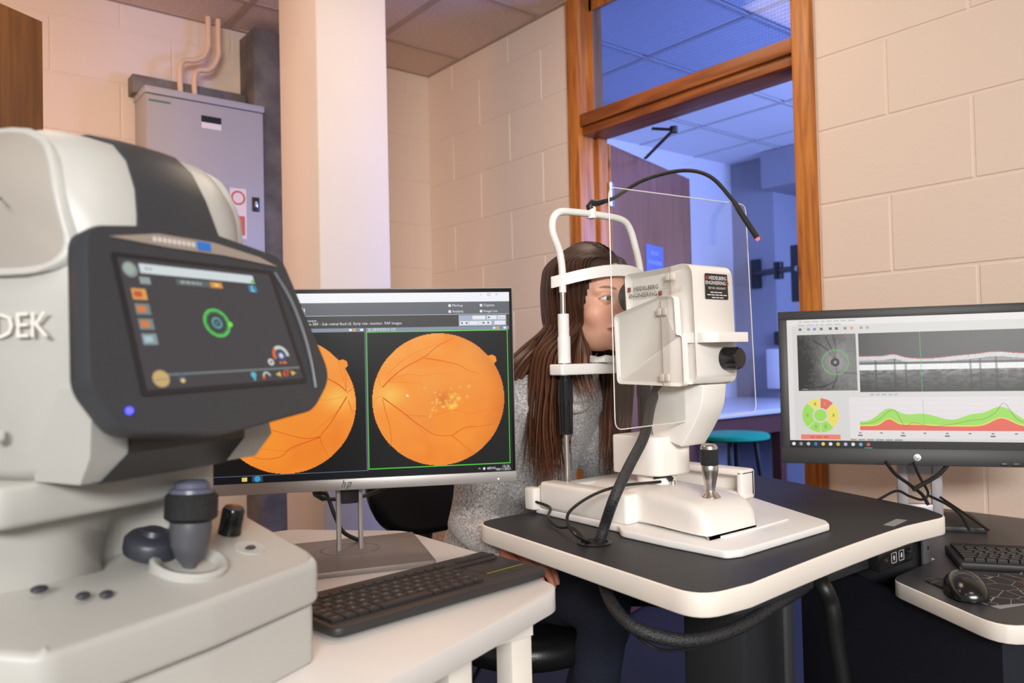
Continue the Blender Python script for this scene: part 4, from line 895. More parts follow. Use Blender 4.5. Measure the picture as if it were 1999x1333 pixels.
# joystick
J = Matrix.Translation((1.207, .927, TZ+.0735)); chrome = mat('satin chrome', (.68, .66, .63), .28, 1)
b = MB(); b.lathe([(.019, 0), (.018, .002), (.009, .010), (.0085, .012), (.012, .030), (.0155, .048), (.0158, .058), (.0145, .060)], 28, J); js = obj('joystick', b, chrome, sp, True, smooth=50)
b = MB(); b.lathe([(.0152, .058), (.0162, .060), (.0162, .086), (.0152, .088)], 40, J); obj('joystick_grip', b, mat('knurled rubber', (.012, .012, .012), .6, bump=(900, 1.0)), sp, True, smooth=50)
b = MB(); b.lathe([(.0155, .088), (.0155, .092), (.013, .0965), (.006, .0985), (.006, .0975), (0, .0975)], 28, J); obj('joystick_cap', b, chrome, sp, True, smooth=50)
b = MB(); b.lathe([(.0058, .0976), (.004, .0985), (0, .0987)], 16, J); obj('trigger_button', b, mat('dark blue button', (.01, .015, .04), .3), sp, True)
# column
b = MB(); b.lathe([(.042, TZ+.075), (.040, TZ+.082), (.040, TZ+.115)], 36, Matrix.Translation((1.252, 1.095, 0))); obj('column_collar', b, ivory, sp, True, smooth=50)
b = MB(); b.prism(rpoly([(1.195, 1.165), (1.195, 1.045), (1.285, 1.035), (1.312, 1.06), (1.312, 1.165)], [.008, .03, .03, .02, .01]), TZ+.098, TZ+.176, bevel=.004, seg=2); obj('column_block', b, ivory, sp, True, smooth=50)
b = MB(); b.lathe([(.009, 0), (.009, .0008)], 20, Matrix.Translation((1.245, 1.065, TZ+.176))); obj('level_cap', b, chrome, sp, True)
left = cr([(0, 1.055, 1.034), (0, 1.088, 1.0), (0, 1.092, .965), (0, 1.085, .93)], 5); right = cr([(0, 1.012, .912), (0, .985, .95), (0, .963, .99), (0, .955, 1.034)], 5)
arm = [(p.y, p.z) for p in left + right]
Ma = Matrix(((0, 0, 1, 0), (1, 0, 0, 0), (0, 1, 0, 0), (0, 0, 0, 1)))   # local x->Y, y->Z, z->X
b = MB(); b.prism(arm, 1.232, 1.305, bevel=.003, M=Ma); obj('arm', b, ivory, sp, True, smooth=50)
# head: profile in (Y,Z), lofted across X with rounded flanks
def head(prof, xs, name, m):
    rings = []
    cy = sum(p[0] for p in prof)/len(prof); cz = sum(p[1] for p in prof)/len(prof)
    for x, ins_ in xs:
        rings.append([(x, p[0]-(ins_ if p[0] > cy else -ins_), p[1]-(ins_ if p[1] > cz else -ins_)) for p in prof])
    b = MB(); b.loft(rings); return obj(name, b, m, sp, True, smooth=45)
up = rpoly([(1.115, 1.115), (1.122, 1.258), (1.01, 1.262), (.95, 1.268), (.945, 1.05), (.953, 1.036), (1.10, 1.034)], [.012, .012, .1, .035, .02, .01, .01])
head(up, [(1.209, .010), (1.203, .004), (1.2005, 0), (1.324, 0), (1.329, .004), (1.334, .010)], 'head_housing', ivory)
low = rpoly([(1.138, 1.036), (1.143, 1.176), (1.02, 1.206), (.985, 1.205), (.982, 1.130), (.968, 1.128), (.966, 1.032)], [.012, .012, .01, .012, .006, .01, .012])
head(low, [(1.194, .006), (1.1895, .002), (1.188, 0), (1.204, 0)], 'side_cover', ivory)
head(low, [(1.330, 0), (1.344, 0), (1.3455, .002), (1.340, .006)], 'side_cover', ivory)
b = MB(); b.box((1.206, 1.118, 1.05), (1.328, 1.132, 1.256), bevel=.006); b.box((1.196, 1.137, 1.045), (1.336, 1.148, 1.172), bevel=.005); obj('front_plate', b, mat('dark brown plate', (.035, .028, .026), .5), sp, True)
b = MB(); b.lathe([(.043, 0), (.043, .008), (.030, .018), (.026, .030), (.033, .040), (.030, .044), (.022, .040), (0, .038)], 32, Matrix.Translation((1.266, 1.13, 1.217)) @ Matrix.Rotation(-PI/2, 4, 'X')); obj('objective', b, mat('lens barrel', (.02, .018, .018), .45), sp, True, smooth=50)
# ledge and knob on the operator's side
led = rpoly([(1.204, .985), (1.204, .93), (1.224, .912), (1.318, .912), (1.328, .92), (1.328, .955), (1.228, .962)], [.004, .02, .012, .008, .008, .008, .02])
b = MB(); b.prism(led, 1.114, 1.133, bevel=.006, seg=3); obj('rest_ledge', b, ivory, sp, True, smooth=60)
b = MB(); b.lathe([(.021, -.008), (.0225, -.004), (.0225, .006), (.021, .012), (.0205, .030), (.018, .0345), (0, .0355)], 36, frame((1.291, .947, 1.083), (1, 0, 0), (0, -1, 0)))
for k in range(12):
    a = 2*PI*k/12; b.box((-.0012, -.0008, .010), (.0012, .0012, .031), M=frame((1.291, .947, 1.083), (1, 0, 0), (0, -1, 0)) @ Matrix.Rotation(a, 4, 'Z') @ Matrix.Translation((0, .0205, 0)))
obj('focus_knob', b, blackgl, sp, True, smooth=50)
# prints on the side: M_side looks along +X from -X
Ms = lambda y, z, x=1.1995: frame((x, y, z), (0, -1, 0), (-1, 0, 0))
redm = mat('print red', C8(150, 70, 66), .5); prn = mat('print black', (.02, .018, .018), .5)
b = MB(); b.mi = 0
b.text('HEIDELBERG', .0116, Ms(1.064, 1.2265), bold=.0001); b.text('ENGINEERING', .0116, Ms(1.073, 1.2130), bold=.0001)
b.mi = 1; b.box((-.0045, -.0045, 0), (.0045, .0045, .0002), M=Ms(1.1085, 1.2265)); b.box((-.0045, -.0045, 0), (.0045, .0045, .0002), M=Ms(1.0275, 1.2130))
o = obj('maker_print', b, [prn, redm], sp, True, smooth=0); o['kind'] = 'stuff'
b = MB(); b.text('OCT', .015, Ms(1.003, 1.2285)); b.text('SPECTRALIS', .0115, Ms(1.003, 1.2165)); o = obj('model_print', b, mat('print pale grey', C8(190, 180, 170), .4), sp, True, smooth=0); o['kind'] = 'stuff'
Mb = lambda x, z, y=.9462: frame((x, y, z), (1, 0, 0), (0, -1, 0))
b = MB(); b.prism(rpoly([(-.037, -.0245), (.034, -.0245), (.032, .0245), (-.037, .0245)], .003), 0, .0004, M=Mb(1.272, 1.222, .9468)); lb = obj('service_label', b, mat('label black', (.012, .01, .01), .35), sp, True, smooth=0); lb['label'] = 'black service label with the maker name and a reference number'
b = MB(); b.mi = 0
b.text('HEIDELBERG', .0098, Mb(1.273, 1.238), bold=.0001); b.text('ENGINEERING', .0098, Mb(1.267, 1.2285), bold=.0001); b.text('REF NO. HEUK00477', .0060, Mb(1.271, 1.2185))
for z_, n_, x_ in ((1.2105, 3, 1.250), (1.2055, 5, 1.240), (1.2005, 3, 1.254)):
    for q_ in range(n_): b.box((0, -.0009, 0), (.0105, .0009, .0002), M=Mb(x_+.0125*q_, z_))
b.mi = 1; b.box((-.0035, -.0035, 0), (.0035, .0035, .0002), M=Mb(1.239, 1.238)); b.box((-.0035, -.0035, 0), (.0035, .0035, .0002), M=Mb(1.303, 1.2285))
o = obj('label_print', b, [mat('label white', (.75, .75, .75), .5), mat('label red', (.35, .03, .03), .5)], lb, smooth=0); o.data.transform(W[sp].inverted()); o['kind'] = 'stuff'
# breath shield: clear sheet with a cut-out around the head, clipped at its seam
shm = clear('clear acrylic', (.95, .96, .955), .02)
SY = 1.0; outer = rpoly([(1.036, .960), (1.466, .966), (1.449, 1.408), (1.035, 1.397)], .018)
def half(sgn):
    hx0, hx1, z0, z1, xc = 1.1885, 1.345, 1.031, 1.266, 1.262
    if sgn < 0: P_ = [(1.036, .960), (xc, .963), (xc, z0), (hx0, z0), (hx0, 1.204), (1.2, 1.208), (1.2, z1), (xc, z1), (xc, 1.4025), (1.035, 1.397)]; R_ = [.018]+[0]*8+[.018]
    else: P_ = [(xc, .963), (1.466, .966), (1.449, 1.408), (xc, 1.4025), (xc, z1), (1.3345, z1), (1.3345, 1.208), (hx1, 1.204), (hx1, z0), (xc, z0)]; R_ = [0, .018, .018]+[0]*7
    return rpoly(P_, R_)
My = Matrix(((1, 0, 0, 0), (0, 0, -1, SY), (0, 1, 0, 0), (0, 0, 0, 1)))    # x->X, y->Z, z->-Y
for s_ in (-1, 1):
    b = MB(); b.prism(half(s_), -.0015, .0015, M=My); o = obj('shield_half', b, shm, sp, True, smooth=0)
edm = mat('acrylic edge', (.8, .78, .77), .25)
b = MB(); pts = [(x, SY, z) for x, z in outer]; b.tube(pts+[pts[0]], .0011, 5); obj('shield_edge', b, edm, sp, True)
b = MB(); b.tube([(1.199, SY, 1.262), (1.1985, SY, 1.207)], .0009, 5); b.tube([(1.1865, SY+.016, 1.2), (1.1865, SY+.014, 1.034)], .0009, 5); o = obj('shield_seam', b, mat('brown seam', C8(170, 140, 125), .4), sp, True)  # seam drawn as thin brownish tubes
for i, (x, z, dy) in enumerate(((1.1985, 1.243, 0), (1.1865, 1.176, .013), (1.1865, 1.049, .010))):
    for k in (-1, 1):
        b = MB(); b.box((x-.0035, SY+dy+k*.0068-.0055, z-.007), (x, SY+dy+k*.0068+.0055, z+.007), bevel=.0015); obj('clip', b, mat('clear clip', C8(225, 216, 206), .15), sp, True)
# head rest
HY = 1.29; wht = mat('white enamel tube', C8(244, 242, 238), .35)
b = MB(); b.tube(cr([(1.183, HY, 1.235), (1.183, HY, 1.285), (1.176, HY, 1.325), (1.158, HY, 1.365), (1.160, HY, 1.395), (1.180, HY, 1.412), (1.22, HY, 1.416), (1.31, HY, 1.417), (1.375, HY, 1.413), (1.402, HY, 1.396), (1.420, HY, 1.355), (1.435, HY, 1.30), (1.437, HY, 1.235)], 7), .0082, 12); obj('head_hoop', b, wht, sp, True, smooth=60)
for x in (1.183, 1.437):
    b = MB(); b.tube([(x, HY, .80), (x, HY, 1.24)], .0062, 12); obj('post', b, chrome, sp, True)
    b = MB(); b.tube([(x, HY, 1.08), (x, HY, 1.138), (x, HY, 1.1381), (x, HY, 1.188)], [.0142, .0142, .0125, .0125], 16); obj('post_sleeve', b, wht, sp, True)
    b = MB(); b.tube([(x, HY, .925), (x, HY, .993), (x, HY, .9931), (x, HY, 1.045), (x, HY, 1.0451), (x, HY, 1.052)], [.0150, .0160, .0168, .0150, .012, .012], 20)
    for k in range(14):
        a = 2*PI*k/14; b.tube([(x+.0158*math.cos(a), HY+.0158*math.sin(a), .996), (x+.0142*math.cos(a), HY+.0142*math.sin(a), 1.043)], .0016, 5)
    obj('height_knob', b, blackgl, sp, True, smooth=50)
b = MB(); b.prism(rpoly([(1.155, 1.312), (1.155, 1.268), (1.29, 1.262), (1.33, 1.262), (1.465, 1.268), (1.465, 1.312)], .008), 1.054, 1.078, bevel=.003); cr_ = obj('chin_bar', b, wht, sp, True, smooth=50)
rings = []
for x, dz, hw in ((1.262, .004, .020), (1.268, .012, .024), (1.285, .010, .026), (1.31, .007, .027), (1.335, .010, .026), (1.352, .012, .024), (1.358, .004, .020)):
    rings.append([(x, 1.272-hw, 1.080), (x, 1.272+hw, 1.080), (x, 1.272+hw, 1.084+dz), (x, 1.272, 1.082+dz*.8), (x, 1.272-hw, 1.084+dz)])
b = MB(); b.loft(rings); b.box((1.285, 1.255, 1.076), (1.335, 1.29, 1.083)); obj('chin_cup', b, wht, sp, True, smooth=60)
# brow band: curved strip bowed towards the scanner
rings = []
for t_ in np.linspace(-1, 1, 17):
    x = 1.31+.145*t_; y = HY+.012-.078*(1-t_*t_)**.8; z = 1.258+.026*(1-t_*t_)
    rings.append([(x, y, z-.0125), (x, y, z+.0125), (x, y+.006, z+.0125), (x, y+.006, z-.0125)])
b = MB(); b.loft(rings); obj('brow_band', b, wht, sp, True, smooth=60)
# fixation lamp on a gooseneck
b = MB(); b.lathe([(.011, -.012), (.011, .014)], 16, Matrix.Translation((1.277, HY, 1.419))); fx = obj('lamp_socket', b, wht, sp, True)
g = [V((1.274, HY, 1.436)), onY(1195, 388, 1.24), onY(1255, 352, 1.18), onY(1330, 333, 1.10), onY(1385, 344, 1.03), onY(1428, 388, .99), onY(1448, 418, .965), onY(1478, 464, .945)]
gp_ = cr(g, 8)
b = MB(); b.tube([g[0]+V((0, 0, -.012)), g[0]+V((0, 0, -.004)), g[0]+V((.006, -.004, .006)), g[0]*.6+g[1]*.4, g[1]], [.008, .011, .010, .0065, .004], 12); obj('lamp_joint', b, black, sp, True)
rr = [.0042]*len(gp_); k0 = len(gp_)-15
for i in range(k0, len(gp_)): rr[i] = .0058 if i > k0+2 else .005
b = MB(); b.tube(gp_, rr, 10); obj('gooseneck', b, mat('gooseneck black', (.01, .01, .01), .4, bump=(700, .8)), sp, True, smooth=60)
d_ = (gp_[-1]-gp_[-2]).normalized(); b = MB(); b.tube([gp_[-1], gp_[-1]+d_*.006], [.0048, .003], 10); obj('red_tip', b, emat('red led', (1, .10, .07), 3.0), sp, True)
# braided hose and thin leads
gz = V((gp.x, gp.y, TZ))
hose = thing('braided_hose', 'thick black braided cable hose from the scanner head into the table grommet', 'cable', gz)
pts = cr([V((1.262, 1.09, 1.036)), atD(1271, 790, 1.585), atD(1258, 850, 1.50), atD(1228, 910, 1.44), atD(1200, 970, 1.40), atD(1183, 1018, (gz-CAM).dot(fwd)-.012), atD(1174, 1046, (gz-CAM).dot(fwd)-.006), gz+V((.007, -.006, .002))], 8)
b = MB(); b.tube(pts, .0098, 14)
def braid():
    m = mat('braid', (.012, .012, .013), .5); nt = m.node_tree; bs_ = nt.nodes['Principled BSDF']; tc = nd(nt, 'ShaderNodeTexCoord')
    vo = nd(nt, 'ShaderNodeTexVoronoi', i_Scale=420.0); nt.links.new(tc.outputs['Object'], vo.inputs['Vector'])
    mx = nd(nt, 'ShaderNodeMix', data_type='RGBA'); mx.inputs['A'].default_value = (.055, .055, .058, 1); mx.inputs['B'].default_value = (.006, .006, .006, 1); nt.links.new(vo.outputs['Distance'], mx.inputs['Factor']); nt.links.new(mx.outputs['Result'], bs_.inputs['Base Color'])
    bp_ = nd(nt, 'ShaderNodeBump', i_Strength=.8, i_Distance=.001); bp_.invert = True; nt.links.new(vo.outputs['Distance'], bp_.inputs['Height']); nt.links.new(bp_.outputs['Normal'], bs_.inputs['Normal']); return m
o = obj('sleeve', b, braid(), hose, True, smooth=60)
for k, P_ in enumerate(([V((1.225, 1.062, TZ+.085)), atD(1215, 948, 1.50), atD(1160, 965, 1.47), atD(1115, 995, 1.44), atD(1108, 1020, 1.42), atD(1125, 1045, 1.40), gz+V((-.008, .004, .002))], [V((1.112, 1.33, TZ+.03)), atD(1073, 990, 1.68), atD(1070, 1010, 1.62), atD(1090, 1028, 1.56), atD(1118, 1030, 1.50), atD(1140, 1050, 1.44), gz+V((-.012, .006, .002))])):
    t = thing('lead', ['thin black lead arching from the joystick base to the grommet', 'thin black lead from the rear socket lying on the table'][k], 'cable', gz)
    for q in P_[1:-1]: q.z = max(q.z, TZ+.004)
    b = MB(); b.tube(cr(P_, 8), .003, 8); obj('wire', b, cab, t, True)
    if k == 0:
        b = MB(); b.tube([V((1.245, 1.05, TZ+.088)), V((1.236, 1.055, TZ+.098)), V((1.212, 1.068, TZ+.095))], [.006, .006, .004], 8); obj('plug', b, black, t, True)
        b = MB(); b.lathe([(.006, 0), (.006, .008), (.004, .010)], 12, Matrix.Translation((1.246, 1.048, TZ+.0775))); obj('plug_ring', b, chrome, t, True)
# loops of cable below the table
lp = thing('cable_loop', 'black braided cable sagging beneath the grey table', 'cable', (gz.x, gz.y, TZ-.05))
b = MB(); b.tube(cr([gz+V((.008, -.008, -.04)), atD(1190, 1170, 1.32), atD(1240, 1225, 1.25), atD(1340, 1250, 1.24), atD(1440, 1225, 1.28), atD(1530, 1170, 1.36), atD(1590, 1135, 1.45)], 8), .011, 10); obj('hose', b, MATS['braid'], lp, True, smooth=60)
b = MB(); b.tube(cr([gz+V((-.012, 0, -.04)), atD(1200, 1190, 1.31), atD(1255, 1250, 1.24), atD(1310, 1270, 1.235), atD(1400, 1250, 1.25), atD(1470, 1200, 1.30)], 8), .0028, 6); obj('thin_lead', b, cab, lp, True)
cb = thing('hanging_cable', 'thick black cable hanging beside the column of the grey table', 'cable', (1.42, .93, .3))
b = MB(); b.tube(cr([V((1.44, .90, TZ-.05)), atD(1598, 1130, 1.40), atD(1622, 1180, 1.38), atD(1632, 1250, 1.38), atD(1645, 1330, 1.38), atD(1655, 1420, 1.38)], 8), .015, 10); obj('hose', b, cab, cb, True, smooth=60)
# ------------------------------------------------------------------ eye pressure / refraction unit in the left foreground
NA = math.radians(24); NO = V((.234, .736, DZ))
nk = thing('tonometer', 'large white and charcoal tabletop eye tester with a tilted touch screen in the left foreground', 'eye tester', NO, NA)
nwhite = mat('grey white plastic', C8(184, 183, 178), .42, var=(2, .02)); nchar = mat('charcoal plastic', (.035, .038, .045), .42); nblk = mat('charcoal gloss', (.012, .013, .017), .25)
# sloped operator deck and the box below it
deck = rpoly([(-.176, .30), (-.178, .03), (-.150, -.002), (.0, -.008), (.148, -.002), (.158, .02), (.172, .13), (.165, .30)], [.01, .03, .03, .2, .02, .02, .05, .01])
def sloped(poly, f0, f1, name, m, bev=.006):
    b = MB(); b.prism(poly, 0, 1, bevel=0)
    for v in b.bm.verts:
        v.co.z = f0(v.co.x, v.co.y) if v.co.z < .5 else f1(v.co.x, v.co.y)
    bmesh.ops.bevel(b.bm, geom=[e for e in b.bm.edges if e.calc_face_angle(0) > .6], offset=bev, segments=3, profile=.5, affect='EDGES', clamp_overlap=True)
    return obj(name, b, m, nk, smooth=50)
dz = lambda y: .108+.27*max(0, y) if y < .14 else .1458+.05*(y-.14)
sloped(deck, lambda x, y: dz(y)-.045, lambda x, y: dz(y), 'operator_deck', nwhite, .007)
low_ = [(x*.985, y+.006 if y < .1 else y) for x, y in deck]
sloped(low_, lambda x, y: .0, lambda x, y: dz(y)-.048, 'lower_base', nwhite, .005)
# stage between deck and head
b = MB(); b.prism(rpoly([(-.17, .40), (-.16, .13), (-.08, .115), (.06, .112), (.112, .125), (.125, .40)], [.02, .04, .1, .05, .02, .02]), .12, .190, bevel=.008, seg=3); obj('stage', b, nwhite, nk, smooth=50)
stage = [o for o in nk.children if o.name.startswith('stage')][0]
b = MB(); b.prism(rpoly([(-.15, .40), (-.14, .085), (.09, .080), (.10, .40)], .02), .186, .222, bevel=.006, seg=2); obj('slide', b, nwhite, nk, smooth=50)
# head: rounded body, stations from the nose to the back
def ring_at(y, w_, zt, zb, r, n=7):
    pts = []
    for a in np.linspace(PI, PI/2, n): pts.append((-w_+r+r*math.cos(a), y, zt-r*1.0+r*math.sin(a)))
    for a in np.linspace(PI/2, 0, n): pts.append((w_-r+r*math.cos(a), y, zt-r+r*math.sin(a)))
    pts += [(w_*.97, y, zb+.012), (w_*.97-.012, y, zb), (-w_*.97+.012, y, zb), (-w_*.97, y, zb+.012)]
    return pts
stn = [(.028, .050, .435, .25, .03), (.032, .066, .448, .235, .035), (.040, .080, .474, .228, .042), (.055, .095, .502, .224, .05), (.075, .106, .520, .222, .056), (.11, .117, .532, .222, .060), (.16, .124, .536, .222, .064), (.23, .126, .530, .222, .066), (.30, .120, .508, .225, .064), (.335, .108, .480, .235, .06), (.345, .09, .45, .25, .05)]
b = MB(); b.loft([ring_at(*s_) for s_ in stn]); obj('head', b, nwhite, nk, smooth=60)
# charcoal stripe over nose and crown, set a little proud
rings = []
def topz(y):
    ys = [s_[0] for s_ in stn]; zs = [s_[2] for s_ in stn]; return float(np.interp(y, ys, zs))
for y, z, hw in [(.0245, .36, .052), (.0255, .40, .050), (.0265, .437, .046), (.0305, .451, .043), (.0385, .4765, .039), (.0535, .5045, .036), (.0745, .5228, .034), (.11, .5348, .034), (.16, .5388, .035), (.23, .5328, .036), (.30, .5105, .036), (.338, .482, .036)]:
    rings.append([(-hw, y+.012, z-.012), (-hw, y, z), (-hw*.5, y-.0012, z+.0012), (0, y-.0016, z+.0016), (hw*.5, y-.0012, z+.0012), (hw, y, z), (hw, y+.012, z-.012)])
b = MB(); b.loft(rings, closed=False, cap=False); obj('stripe', b, nchar, nk, smooth=60)
# flank mouldings: shallow panel on each side
def skin_pt(y, v, s_, off):
    """point on the head's flank: v = 0 low on the side, 1 up on the shoulder"""
    ys = [q[0] for q in stn]; w_, zt, r = (float(np.interp(y, ys, [q[k] for q in stn])) for k in (1, 2, 4)); z0 = .385; zs = zt-r; side = zs-z0; arc = r*1.15; L = v*(side+arc)
    if L < side: return V((s_*(w_+off), y, z0+L))
    a = (L-side)/r; return V((s_*(w_-r+(r+off)*math.cos(a)), y, zs+(r+off)*math.sin(a)))
for s_ in (-1, 1):
    spw = lambda c: math.copysign(abs(c)**.62, c); rings = []; N_ = 36
    for q, off in ((1.0, -.002), (.985, .0068), (.93, .007), (.90, .0052), (.6, .005), (.3, .005), (.02, .005)):
        rings.append([skin_pt(.112+q*.062*spw(math.cos(a))+.012*spw(math.sin(a)), .50+q*.44*spw(math.sin(a)), s_, off) for a in np.linspace(0, 2*PI, N_, False)])
    b = MB(); b.loft(rings[:4], cap=False); obj('flank_rim', b, nwhite, nk, smooth=70)
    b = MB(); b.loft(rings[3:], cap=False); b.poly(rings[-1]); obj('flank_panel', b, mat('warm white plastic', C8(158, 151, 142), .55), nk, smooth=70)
# collar pieces under the screen
b = MB(); b.loft([[(-.098, .016, .30), (.085, .016, .30), (.085, .06, .30), (-.098, .06, .30)], [(-.105, .010, .245), (.105, .022, .245), (.105, .08, .245), (-.105, .08, .245)], [(-.10, .030, .222), (.10, .040, .222), (.10, .09, .222), (-.10, .09, .222)]]); obj('lower_front', b, nwhite, nk, smooth=40)
b = MB(); b.loft([[(-.062, .0135, .300), (.062, .0145, .300), (.062, .02, .300), (-.062, .02, .300)], [(-.070, .0085, .245), (.063, .0168, .245), (.063, .03, .245), (-.070, .03, .245)], [(-.082, .0285, .2205), (.055, .0355, .2205), (.055, .05, .2205), (-.082, .05, .2205)]]); obj('nose_plate', b, nblk, nk, smooth=40)
b = MB(); b.sphere((-.018, .006, .272), .0035, 12, 8); obj('indicator', b, emat('blue white led', (.6, .65, 1), 6.0), nk)
# tilted screen housing
TI = math.radians(11.5)
SO = V((-.010, -.018, .352)); xv = V((1, 0, 0)); nvv = V((0, -math.cos(TI), math.sin(TI)))
Mh = frame(SO, xv, nvv)
outl = rpoly([(-.106, .078), (0, .092), (.108, .074), (.152, -.052), (.118, -.084), (.0, -.098), (-.098, -.088), (-.122, -.05)], [.022, .12, .022, .03, .03, .2, .03, .03], 7)
inn = [(x*.93, y*.93) for x, y in outl]
b = MB(); b.loft([[(x*.90, y*.90, -.034) for x, y in outl], [(x, y, -.022) for x, y in outl], [(x, y, -.004) for x, y in outl], [(x*.985, y*.985, 0) for x, y in outl]], M=Mh); hs = obj('screen_housing', b, nchar, nk, smooth=45)
lcd = [(-.083, .053), (.083, .053), (.106, -.052), (-.074, -.056)]
b = MB(); b.prism(rpoly([(x*1.06, y*1.08) for x, y in lcd], .004), .0, .0012, M=Mh); obj('screen_glass', b, nblk, hs, smooth=0)
b = MB(); b.poly([Mh @ V((x, y, .0011)) for x, y in ((-.088, .070), (-.04, .0785), (.02, .078), (.075, .070), (.098, .0625), (.03, .0668), (-.03, .0672))][::-1]); obj('brand_strip', b, mat('warm grey strip', C8(150, 138, 128), .4), hs, smooth=0)
b = MB(); b.box((-.004, -.004, 0), (.011, .004, .0005), M=Mh @ Matrix.Translation((.004, .0728, .0012))); obj('blue_mark', b, mat('blue mark', C8(40, 110, 200), .4), hs, smooth=0)
b = MB()
for k in range(9): b.box((-.046+.005*k, -.002, 0), (-.0428+.005*k, .0022, .0004), M=Mh @ Matrix.Translation((0, .0728, .0012)))
o = obj('brand_letters', b, mat('strip lettering', (.6, .57, .54), .5), hs, smooth=0); o['kind'] = 'stuff'
b = MB(); b.tube(cr([Mh @ V(p) for p in ((.092, .056, .0012), (.108, .028, .0016), (.118, -.005, .0016), (.122, -.035, .0016), (.122, -.062, .0012))], 6), .0017, 6); obj('edge_lip', b, mat('grey lip', (.16, .165, .18), .35), hs, smooth=60)  # slim grey lip down the right edge of the housing
b = MB(); b.sphere(tuple(Mh @ V((-.092, -.071, .001))), .0030, 12, 8); obj('blue_light', b, emat('blue led', (.08, .08, 1), 3.0), hs)
# picture on the slanted screen: bilinear map of the display's four corners
class Quad(Scr):
    def P(s, u, v, l):
        a, b_, c_, d_ = (V(p) for p in lcd); p = (a*(1-u)+b_*u)*(1-v)+(d_*(1-u)+c_*u)*v; return s.M @ V((p.x, p.y, .0014+.00012*l))
S = Quad(Mh, .170, .118, 'tester display')
S.rect(0, 0, 1, 1, tuple(lin(72, 68, 72)), 0)
S.rect(.11, .03, .86, .105, tuple(lin(215, 224, 226)), 2); S.words(.14, .068, 2, .02, tuple(lin(165, 172, 176)), 4, 7); S.rect(.835, .075, .86, .1, tuple(lin(90, 190, 100)), 3)
S.disc(.055, .085, .042, tuple(lin(140, 152, 148)), 2); S.disc(.05, .08, .03, tuple(lin(165, 178, 172)), 3)
S.rect(.095, .135, .155, .19, tuple(lin(150, 165, 160)), 2); S.rect(.31, .125, .53, .175, tuple(lin(98, 104, 106)), 2); S.words(.335, .15, 5, .022, tuple(lin(165, 172, 172)), 4, 6)
S.rect(.53, .125, .61, .175, tuple(lin(225, 150, 60)), 2); S.rect(.555, .138, .585, .162, tuple(lin(245, 205, 140)), 4); S.rect(.80, .125, .86, .185, tuple(lin(50, 140, 175)), 2); S.text(.83, .155, 'L', .0085, tuple(lin(215, 235, 240)), 4, 'CENTER')
for i, (c_, c2_) in enumerate((((225, 165, 90), (205, 85, 65)), ((128, 138, 136), (230, 125, 60)), ((128, 138, 136), (230, 125, 60)), ((140, 156, 162), (175, 198, 208)))):
    v = .23+.115*i; S.rect(.035, v, .115, v+.085, tuple(lin(*c_)), 2); S.rect(.045, v+.02, .09, v+.065, tuple(lin(*c2_)), 3)
S.ring(.50, .48, .085, .016, tuple(lin(90, 205, 95)), 3, n=48); S.ring(.50, .48, .066, .004, tuple(lin(60, 165, 70)), 3, n=48); S.disc(.585, .49, .016, tuple(lin(120, 240, 80)), 5)
for k in range(10):
    a = 2*PI*k/10; S.disc(.5+.069*math.cos(a), .48+.069*1.44*math.sin(a), .004, tuple(lin(50, 60, 55)), 5, 8)
S.ring(.50, .48, .034, .012, tuple(lin(95, 165, 170)), 4); S.disc(.5, .48, .010, tuple(lin(80, 140, 145)), 4)
S.rect(.05, .885, 1.0, .90, tuple(lin(120, 134, 130)), 2)
S.disc(.085, .92, .045, tuple(lin(205, 175, 115)), 3); S.rect(.045, .925, .13, .93, tuple(lin(120, 130, 125)), 4); S.disc(.20, .93, .026, tuple(lin(75, 85, 105)), 3); S.disc(.20, .945, .012, tuple(lin(235, 205, 120)), 4)
S.ring(.885, .77, .062, .022, tuple(lin(205, 214, 206)), 3, -2.2, .15); S.ring(.885, .77, .062, .022, tuple(lin(225, 110, 60)), 3, -3.6, -2.2); S.disc(.885, .775, .034, tuple(lin(72, 84, 140)), 3); S.disc(.885, .775, .016, tuple(lin(222, 222, 220)), 4); S.words(.855, .84, 2, .02, tuple(lin(225, 120, 60)), 5, 8)
S.disc(.795, .83, .022, tuple(lin(212, 212, 208)), 3); S.disc(.795, .83, .008, tuple(lin(70, 70, 76)), 4)
S.disc(.645, .935, .018, tuple(lin(90, 190, 210)), 3); S.rect(.638, .95, .652, .985, tuple(lin(90, 190, 210)), 3); S.ring(.735, .955, .028, .011, tuple(lin(205, 212, 206)), 3, -PI, 0); S.disc(.71, .965, .010, tuple(lin(225, 100, 60)), 4)
S.poly([(.80, .945), (.838, .92), (.838, .97)], tuple(lin(225, 190, 90)), 3); S.poly([(.958, .942), (.92, .917), (.92, .967)], tuple(lin(225, 190, 90)), 3); S.text(.879, .943, '67', .0085, tuple(lin(235, 95, 50)), 4, 'CENTER', .0002)
S.done(hs, world=False)
# lettering on the flank
b = MB(); Mn = frame((-.1170, .100, .352), (.22, -.975, 0), (-.975, -.22, 0)); b.text('NIDEK', .030, Mn, ext=.0006); o = obj('maker_letters', b, mat('flank lettering', C8(226, 222, 214), .35), nk, smooth=0); o['kind'] = 'stuff'
b = MB(); b.lathe([(.006, -.002), (.006, .001), (.004, .002)], 14, frame((-.1235, .10, .262), (0, -1, 0), (-1, 0, 0))); obj('screw_cap', b, nwhite, nk)
